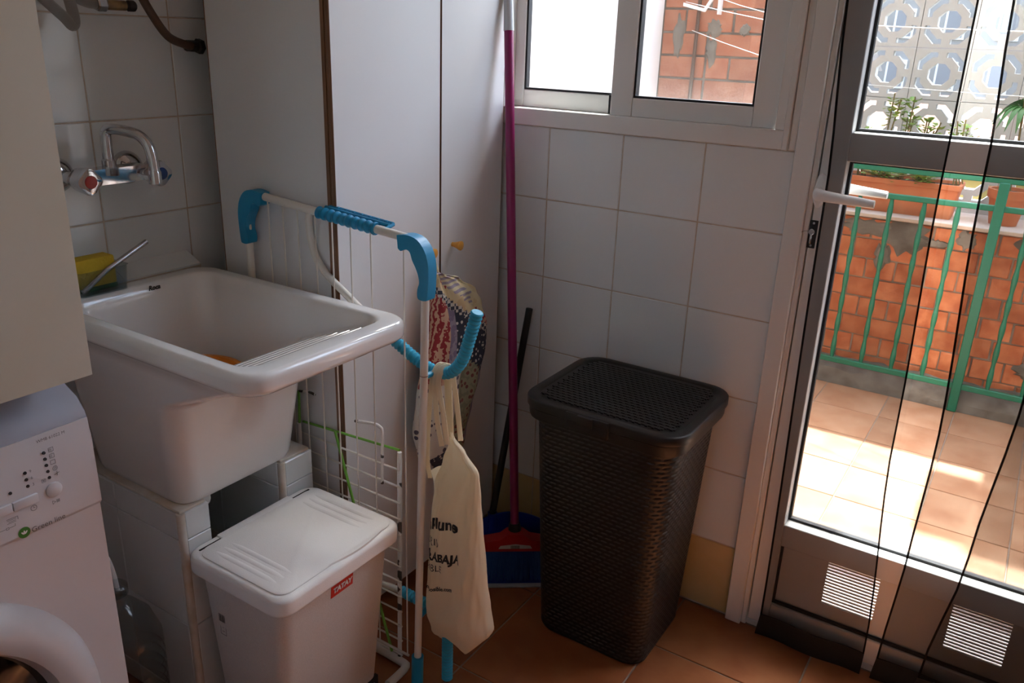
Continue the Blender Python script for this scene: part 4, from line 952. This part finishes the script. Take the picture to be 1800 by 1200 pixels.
# green railing
rl = thing('green_railing', 'green iron railing with turned balusters in front of the brick parapet', 'railing', (1.5, 1.83, 0))
RYY = 1.822
for za, zb_ in ((.098, .122), (.830, .852), (.936, .962)): obj('rail', B(.62, 2.66, RYY-.010, RYY+.010, za, zb_, bev=.003, seg=1), 'green_iron', rl)
def bal(L):
    q = (L/.708); return .0075+.0035*abs(math.sin(q*math.pi*7))**1.5
bme = mesh_from(LA([(.0001, 0)]+[(bal(.708*k/84), .708*k/84) for k in range(85)]+[(.0001, .708)], (0, 0, 0), n=10), 'baluster', 'green_iron')
for k in range(-3, 12):
    xx = .985+.1215*k
    if k in (4, 10): obj('post', B(xx-.004, xx+.032, RYY-.016, RYY+.016, 0.0, .940, bev=.003, seg=1), 'green_iron', rl)
    else: put('baluster', bme, (xx, RYY, .122), rl)
obj('post', B(.62, .65, RYY-.016, RYY+.016, 0.0, .940, bev=.003, seg=1), 'green_iron', rl)
# pierced block screen on the parapet
scr = struct('wall_screen', B(.42, 2.75, 2.19, 2.25, .753, .790), 'block', smooth=False)
struct('trim_4', B(.42, 2.75, 2.185, 2.255, 1.6145, 1.640, bev=.004, seg=1), 'block')
BP = .206
def block_mesh():
    bm = NB(); hw = BP/2-.0012; t = .055
    out = [(-hw, -hw), (hw, -hw), (hw, hw), (-hw, hw)]
    a_, c_ = .042, .0175
    octo = [(a_, -c_), (a_, c_), (c_, a_), (-c_, a_), (-a_, c_), (-a_, -c_), (-c_, -a_), (c_, -a_)]
    q = [(.016, .087), (.050, .087), (.087, .050), (.087, .016), (.067, .016), (.067, .034), (.034, .067), (.016, .067)]
    holes = [octo]+[[(p[0]*sx, p[1]*sz) for p in q] for sx in (1, -1) for sz in (1, -1)]
    es = []
    for lp_ in [out]+holes:
        vs = [bm.verts.new((p[0], 0, p[1])) for p in lp_]
        es += [bm.edges.new((vs[i], vs[(i+1) % len(vs)])) for i in range(len(vs))]
    bmesh.ops.triangle_fill(bm, use_beauty=True, use_dissolve=False, edges=es)
    r_ = bmesh.ops.extrude_face_region(bm, geom=bm.faces[:])
    for v in r_['geom']:
        if isinstance(v, bmesh.types.BMVert): v.co.y += t
    return mesh_from(bm, 'screen_block', 'block', smooth=False)
sbm = block_mesh()
for i in range(11):
    for j in range(4): put('screen_block', sbm, (.5215+BP*(i+.0), 2.192, .790+BP*(j+.5)), scr)
# planter and pots on the ledge
def planter(name, label, xa, xb, ya, yb, zt):
    t = thing(name, label, 'planter', ((xa+xb)/2, (ya+yb)/2, .753))
    obj('trough', loft(NB(), [rrect(xa+.02, xb-.02, ya+.018, yb-.018, .012, .7535), rrect(xa+.006, xb-.006, ya+.006, yb-.006, .012, zt-.022), rrect(xa, xb, ya, yb, .012, zt-.020), rrect(xa, xb, ya, yb, .012, zt), rrect(xa+.012, xb-.012, ya+.012, yb-.012, .010, zt), rrect(xa+.018, xb-.018, ya+.018, yb-.018, .010, zt-.03)]), 'pot_clay', t)
    obj('soil', loft(NB(), [rrect(xa+.016, xb-.016, ya+.016, yb-.016, .01, zt-.04), rrect(xa+.016, xb-.016, ya+.016, yb-.016, .01, zt-.012)]), 'soil', t)
    return t
planter('flower_trough', 'long terracotta flower trough on the brick parapet', .86, 1.335, 1.935, 2.095, .893)
pc = thing('round_pot', 'round terracotta pot on the parapet behind the railing post', 'pot', (1.50, 2.01, .753))
obj('pot', LA([(.0001, 0), (.050, 0), (.068, .105), (.076, .106), (.078, .140), (.066, .140), (.062, .115), (.0001, .115)], (1.500, 2.015, .7535), n=32), 'pot_clay', pc)
obj('soil', LA([(.0001, 0), (.064, 0), (.062, .012), (.0001, .016)], (1.500, 2.015, .868), n=24), 'soil', pc)
def leafy(b, p, d, s, rs):
    d = d.normalized(); S = d.cross(Z)
    if S.length < .1: S = Vector((1, 0, 0))
    S.normalize(); U_ = S.cross(d); n = 8; c = p + d*s*.55
    lobes = [(0, 0), (.25, .42), (.52, .36), (.62, .58), (.84, .30), (1.0, .0), (.84, -.30), (.62, -.58), (.52, -.36), (.25, -.42)]
    vs = [b.verts.new(p + d*s*a + S*s*c_*.9 + U_*s*(.10*abs(c_)*2)) for a, c_ in lobes]; m_ = b.verts.new(p + d*s*.5 - U_*s*.05)
    for i in range(len(vs)): b.faces.new((m_, vs[i], vs[(i+1) % len(vs)]))
def geranium(label, x, y, z, h, spread, seed, stems=3, leafs=22, size=.024, m='leaf', lo=.78):
    rs = random.Random(seed); t = thing('geranium', label, 'plant', (x, y, z), 'geraniums growing in the trough on the parapet'); fb = NB()
    for k in range(stems):
        a = rs.uniform(0, 6.28); hh = h*rs.uniform(.72, 1.0) if k else h; q = spread*rs.uniform(.3, 1) if k else spread*.12
        top = Vector((x+q*math.cos(a), y+.5*q*math.sin(a), z+hh)); mid = Vector((x+q*.4*math.cos(a), y+.2*q*math.sin(a), z+hh*.5))
        P_ = catm([(x+.01*k, y, z-.01), mid, top], 6)
        obj('stem', T_(P_, .003, 6), 'stem', t)
        for i in range(leafs):
            s_ = rs.random()**.6; p = P_[int((lo+(1-lo)*s_)*(len(P_)-1))]; e = rs.uniform(0, 6.28)
            d = Vector((math.cos(e), math.sin(e), rs.uniform(-.3, .9))); p2 = p + d.normalized()*rs.uniform(.006, .026)
            leafy(fb, p2, d, size*rs.uniform(.6, 1.2), rs)
    o = obj('foliage', fb, m, t, smooth=False); o['kind'] = 'stuff'
geranium('leggy geranium with the tallest bare stem at the window end of the trough', 1.010, 2.01, .884, .345, .05, 21)
geranium('leggy geranium second tallest beside the tallest one in the trough', 1.085, 2.03, .884, .335, .04, 22)
geranium('bushy geranium with yellowing leaves in the middle of the trough', 1.155, 2.02, .884, .255, .06, 23, stems=5, lo=.5)
geranium('low geranium at the left end of the trough near the door stile', .925, 2.00, .884, .200, .06, 24, stems=5, lo=.5)
geranium('fresh green geranium at the right end of the trough', 1.295, 2.02, .884, .260, .05, 25, stems=5, lo=.4)
geranium('trailing low green plant spilling over the front of the trough', 1.03, 1.965, .888, .035, .17, 26, stems=12, leafs=16, size=.018, lo=.2)
geranium('small sprawling plant hanging down the front of the trough', 1.18, 1.95, .885, .03, .09, 28, stems=8, leafs=14, size=.018, lo=.2)
pl = thing('pot_plant', 'dark green plant with drooping leaves in the round pot', 'plant', (1.50, 2.015, .88))
obj('stem', T_(catm([(1.50, 2.015, .87), (1.49, 2.015, 1.05), (1.475, 2.015, 1.25)], 6), .004, 8), 'stem', pl)
b = NB(); rs = random.Random(9)
for k in range(16):
    e = 6.28*k/16; d = Vector((math.cos(e), math.sin(e), 0)); p = Vector((1.475, 2.015, 1.25-.004*k)); rows_ = []
    for q in range(6):
        s_ = q/5; c = p + d*.10*s_ + Z*(.04*s_-.13*s_*s_); w_ = .011*math.sin(math.pi*(s_*.9+.08)); S = d.cross(Z)
        rows_.append([c+S*w_, c-Z*.003, c-S*w_])
    loft(b, rows_, False, False, False)
obj('foliage', b, 'leaf_dark', pl)
# white end wall, tall brick wall, far side wall, added sun and sky blockers
struct('wall_patio_left', B(-.35, -.15, .14, 2.27, 0, 3.0), 'white_wall', smooth=False)
FY = 2.27
bwll = struct('wall_brick', B(-.35, .415, FY+.006, FY+.25, 0, 1.87), 'cement', smooth=False)
gw, gh_ = .240, .107; bm = [mesh_from(B(-gw/2+.004, gw/2-.004, 0, .05, -gh_/2+.005, gh_/2-.005, bev=.003, seg=1), 'brick', 'brick_pale', smooth=False), mesh_from(B(-gw/4+.004, gw/4-.004, 0, .05, -gh_/2+.005, gh_/2-.005, bev=.003, seg=1), 'brick', 'brick_pale', smooth=False)]
for j in range(13):
    zc = .48+gh_*(j+.5)
    if j % 2 == 0: xs_ = [(-.03, 0), (.21, 0), (.355, 1)]
    else: xs_ = [(-.09, 1), (.09, 0), (.330, 0)] if j % 4 == 1 else [(-.03, 0), (.15, 1), (.33, 0)]
    for xx, k in xs_: put('brick', bm[k], (xx, FY+rb.uniform(-.004, .003), zc), bwll, (0, rb.uniform(-.006, .006), 0), scale=(.98, 1, 1))
for a in ((.12, 1.47, .05, .045, 31), (.115, 1.36, .03, .07, 32), (.27, 1.46, .03, .03, 33), (-.06, 1.42, .03, .12, 34)): smear(*a, y=FY, parent=bwll)
struct('wall_shadow_caster', B(1.645, 2.85, 2.26, 2.50, .735, 2.86), 'white_wall', smooth=False)  # unseen wall placed to cast the right-hand shadow edge on the patio
struct('wall_patio_right', B(2.70, 2.85, .14, 2.4, 0, 1.78), 'white_wall', smooth=False)
struct('sun_block_eaves', B(-.35, 1.20, .0, .63, 2.38, 2.44), 'house_render', smooth=False)  # unseen eaves added to keep direct sun off the window
struct('sun_block_beam', B(-.35, 1.38, 1.06, 1.17, 2.36, 2.42), 'alu_white', smooth=False)  # unseen beam added to shade a sun sliver on the room floor
struct('wall_house', B(-.35, -.14, .0, .14, 0, 2.62), 'house_render', smooth=False)
struct('wall_sky_block', B(-4.0, 6.0, -.6, .0, 2.62, 8.0), 'house_render', smooth=False)  # unseen storeys added to cut the sky light on the patio
gl = thing('shadow_box', 'unseen white box at the wall end, added to cast a rounded shadow on the patio', 'shadow caster', (1.60, 2.38, 2.33))  # unseen box added to throw the rounded shadow on the patio floor
obj('housing', bevel_all(B(1.475, 1.642, 2.27, 2.49, 2.335, 2.80), .05, 4), 'white_paint', gl)
obj('bracket', B(1.56, 1.66, 2.36, 2.40, 2.31, 2.34), 'steel', gl, smooth=False)
dpipe = thing('down_pipe', 'thin dark pipe running down the corner of the tall brick wall', 'pipe', (.03, FY-.02, 0))
obj('pipe', T_([(.030, FY-.018, 0.0), (.040, FY-.018, 1.87)], .009, 10), 'brown_hose', dpipe)
obj('pipe_clip', B(.022, .052, FY-.028, FY, 1.70, 1.715), 'steel', dpipe, smooth=False)
# clothes lines
cl = thing('clothes_line', 'white clothes lines with folded metal bracket on the tall brick wall', 'clothes line', (.3, 1.9, 1.4))
obj('bracket', bevel_all(PR([(-.030, 1.560), (.080, 1.535), (.122, 1.600), (.110, 1.603), (.075, 1.550), (-.030, 1.575)], (0, FY-.040, 0), X, Z, .015), .002, 1), 'cord_white', cl)
obj('bracket_arm', B(.139, .147, FY-.048, FY+.004, 1.525, 1.61, bev=.002), 'cord_white', cl)
for p, q in (((.005, FY, 1.453), (.601, 1.5, 1.354)), ((-.039, FY, 1.581), (.594, 1.5, 1.483)), ((.131, FY, 1.597), (.592, 1.5, 1.509))):
    p, q = Vector(p), Vector(q); obj('cord', T_([p, p.lerp(q, .5)-Z*.003, q, q+(q-p)*.35], .0016, 6), 'cord_white', cl)
c2 = thing('washing_line', 'thin white washing line strung in front of the pierced screen', 'clothes line', (1.5, 1.7, 1.45))
obj('cord', T_([(.44, 2.186, 1.50), (1.1, 1.95, 1.478), (1.7, 1.76, 1.465), (2.70, 1.5, 1.47)], .0025, 6), 'cord_white', c2)
obj('cord', T_([(.44, 2.186, 1.26), (1.3, 1.9, 1.25), (2.70, 1.5, 1.25)], .0012, 6), 'cord_white', c2)

# ---- far houses seen through the screen
gr = struct('ground_street', B(-60, 60, 3, 90, -6.2, -6.0), 'ground', smooth=False)
def house(label, x0, x1, y0, y1, z1, wall, roof, gable=1.6, rows=3, cols=5):
    h = thing('house', label, 'building', ((x0+x1)/2, (y0+y1)/2, -6.0), 'houses beyond the pierced screen')
    obj('walls', B(x0, x1, y0, y1, -6.0, z1), wall, h, smooth=False)
    ym = (y0+y1)/2
    obj('roof', PR([(y0-.3, z1), (y1+.3, z1), (ym, z1+gable)], (x0-.3, 0, 0), Y, Z, x1-x0+.6), roof, h, smooth=False)
    for i in range(cols):
        for j in range(rows):
            cx = x0+(x1-x0)*(i+.5)/cols; cz = z1-1.2-1.9*j
            wdw = obj('window', B(cx-.38, cx+.38, y0-.06, y0+.05, cz-.55, cz+.55), 'white_paint', h, smooth=False)
            obj('pane', B(cx-.30, cx+.30, y0-.08, y0-.061, cz-.47, cz+.47), 'far_pane', wdw, smooth=False)
house('white house with pale tiled roof straight beyond the screen', -9.0, -3.2, 17, 24, .9, 'house_white', 'roof_grey')
house('yellow house low on the right beyond the screen', -2.2, 3.6, 15, 21, -.6, 'house_yellow', 'roof_tile', gable=1.2)
house('bluish house far behind the white one', -18, -10.0, 24, 32, 2.6, 'house_blue', 'roof_tile')
house('tall white apartment house far behind the yellow one', -9.0, 2.0, 36, 44, 5.6, 'house_white', 'roof_tile', rows=4, cols=6)
house('white house with red roof at the far right beyond the screen', 4.6, 12, 24, 32, 2.4, 'house_white', 'roof_tile')
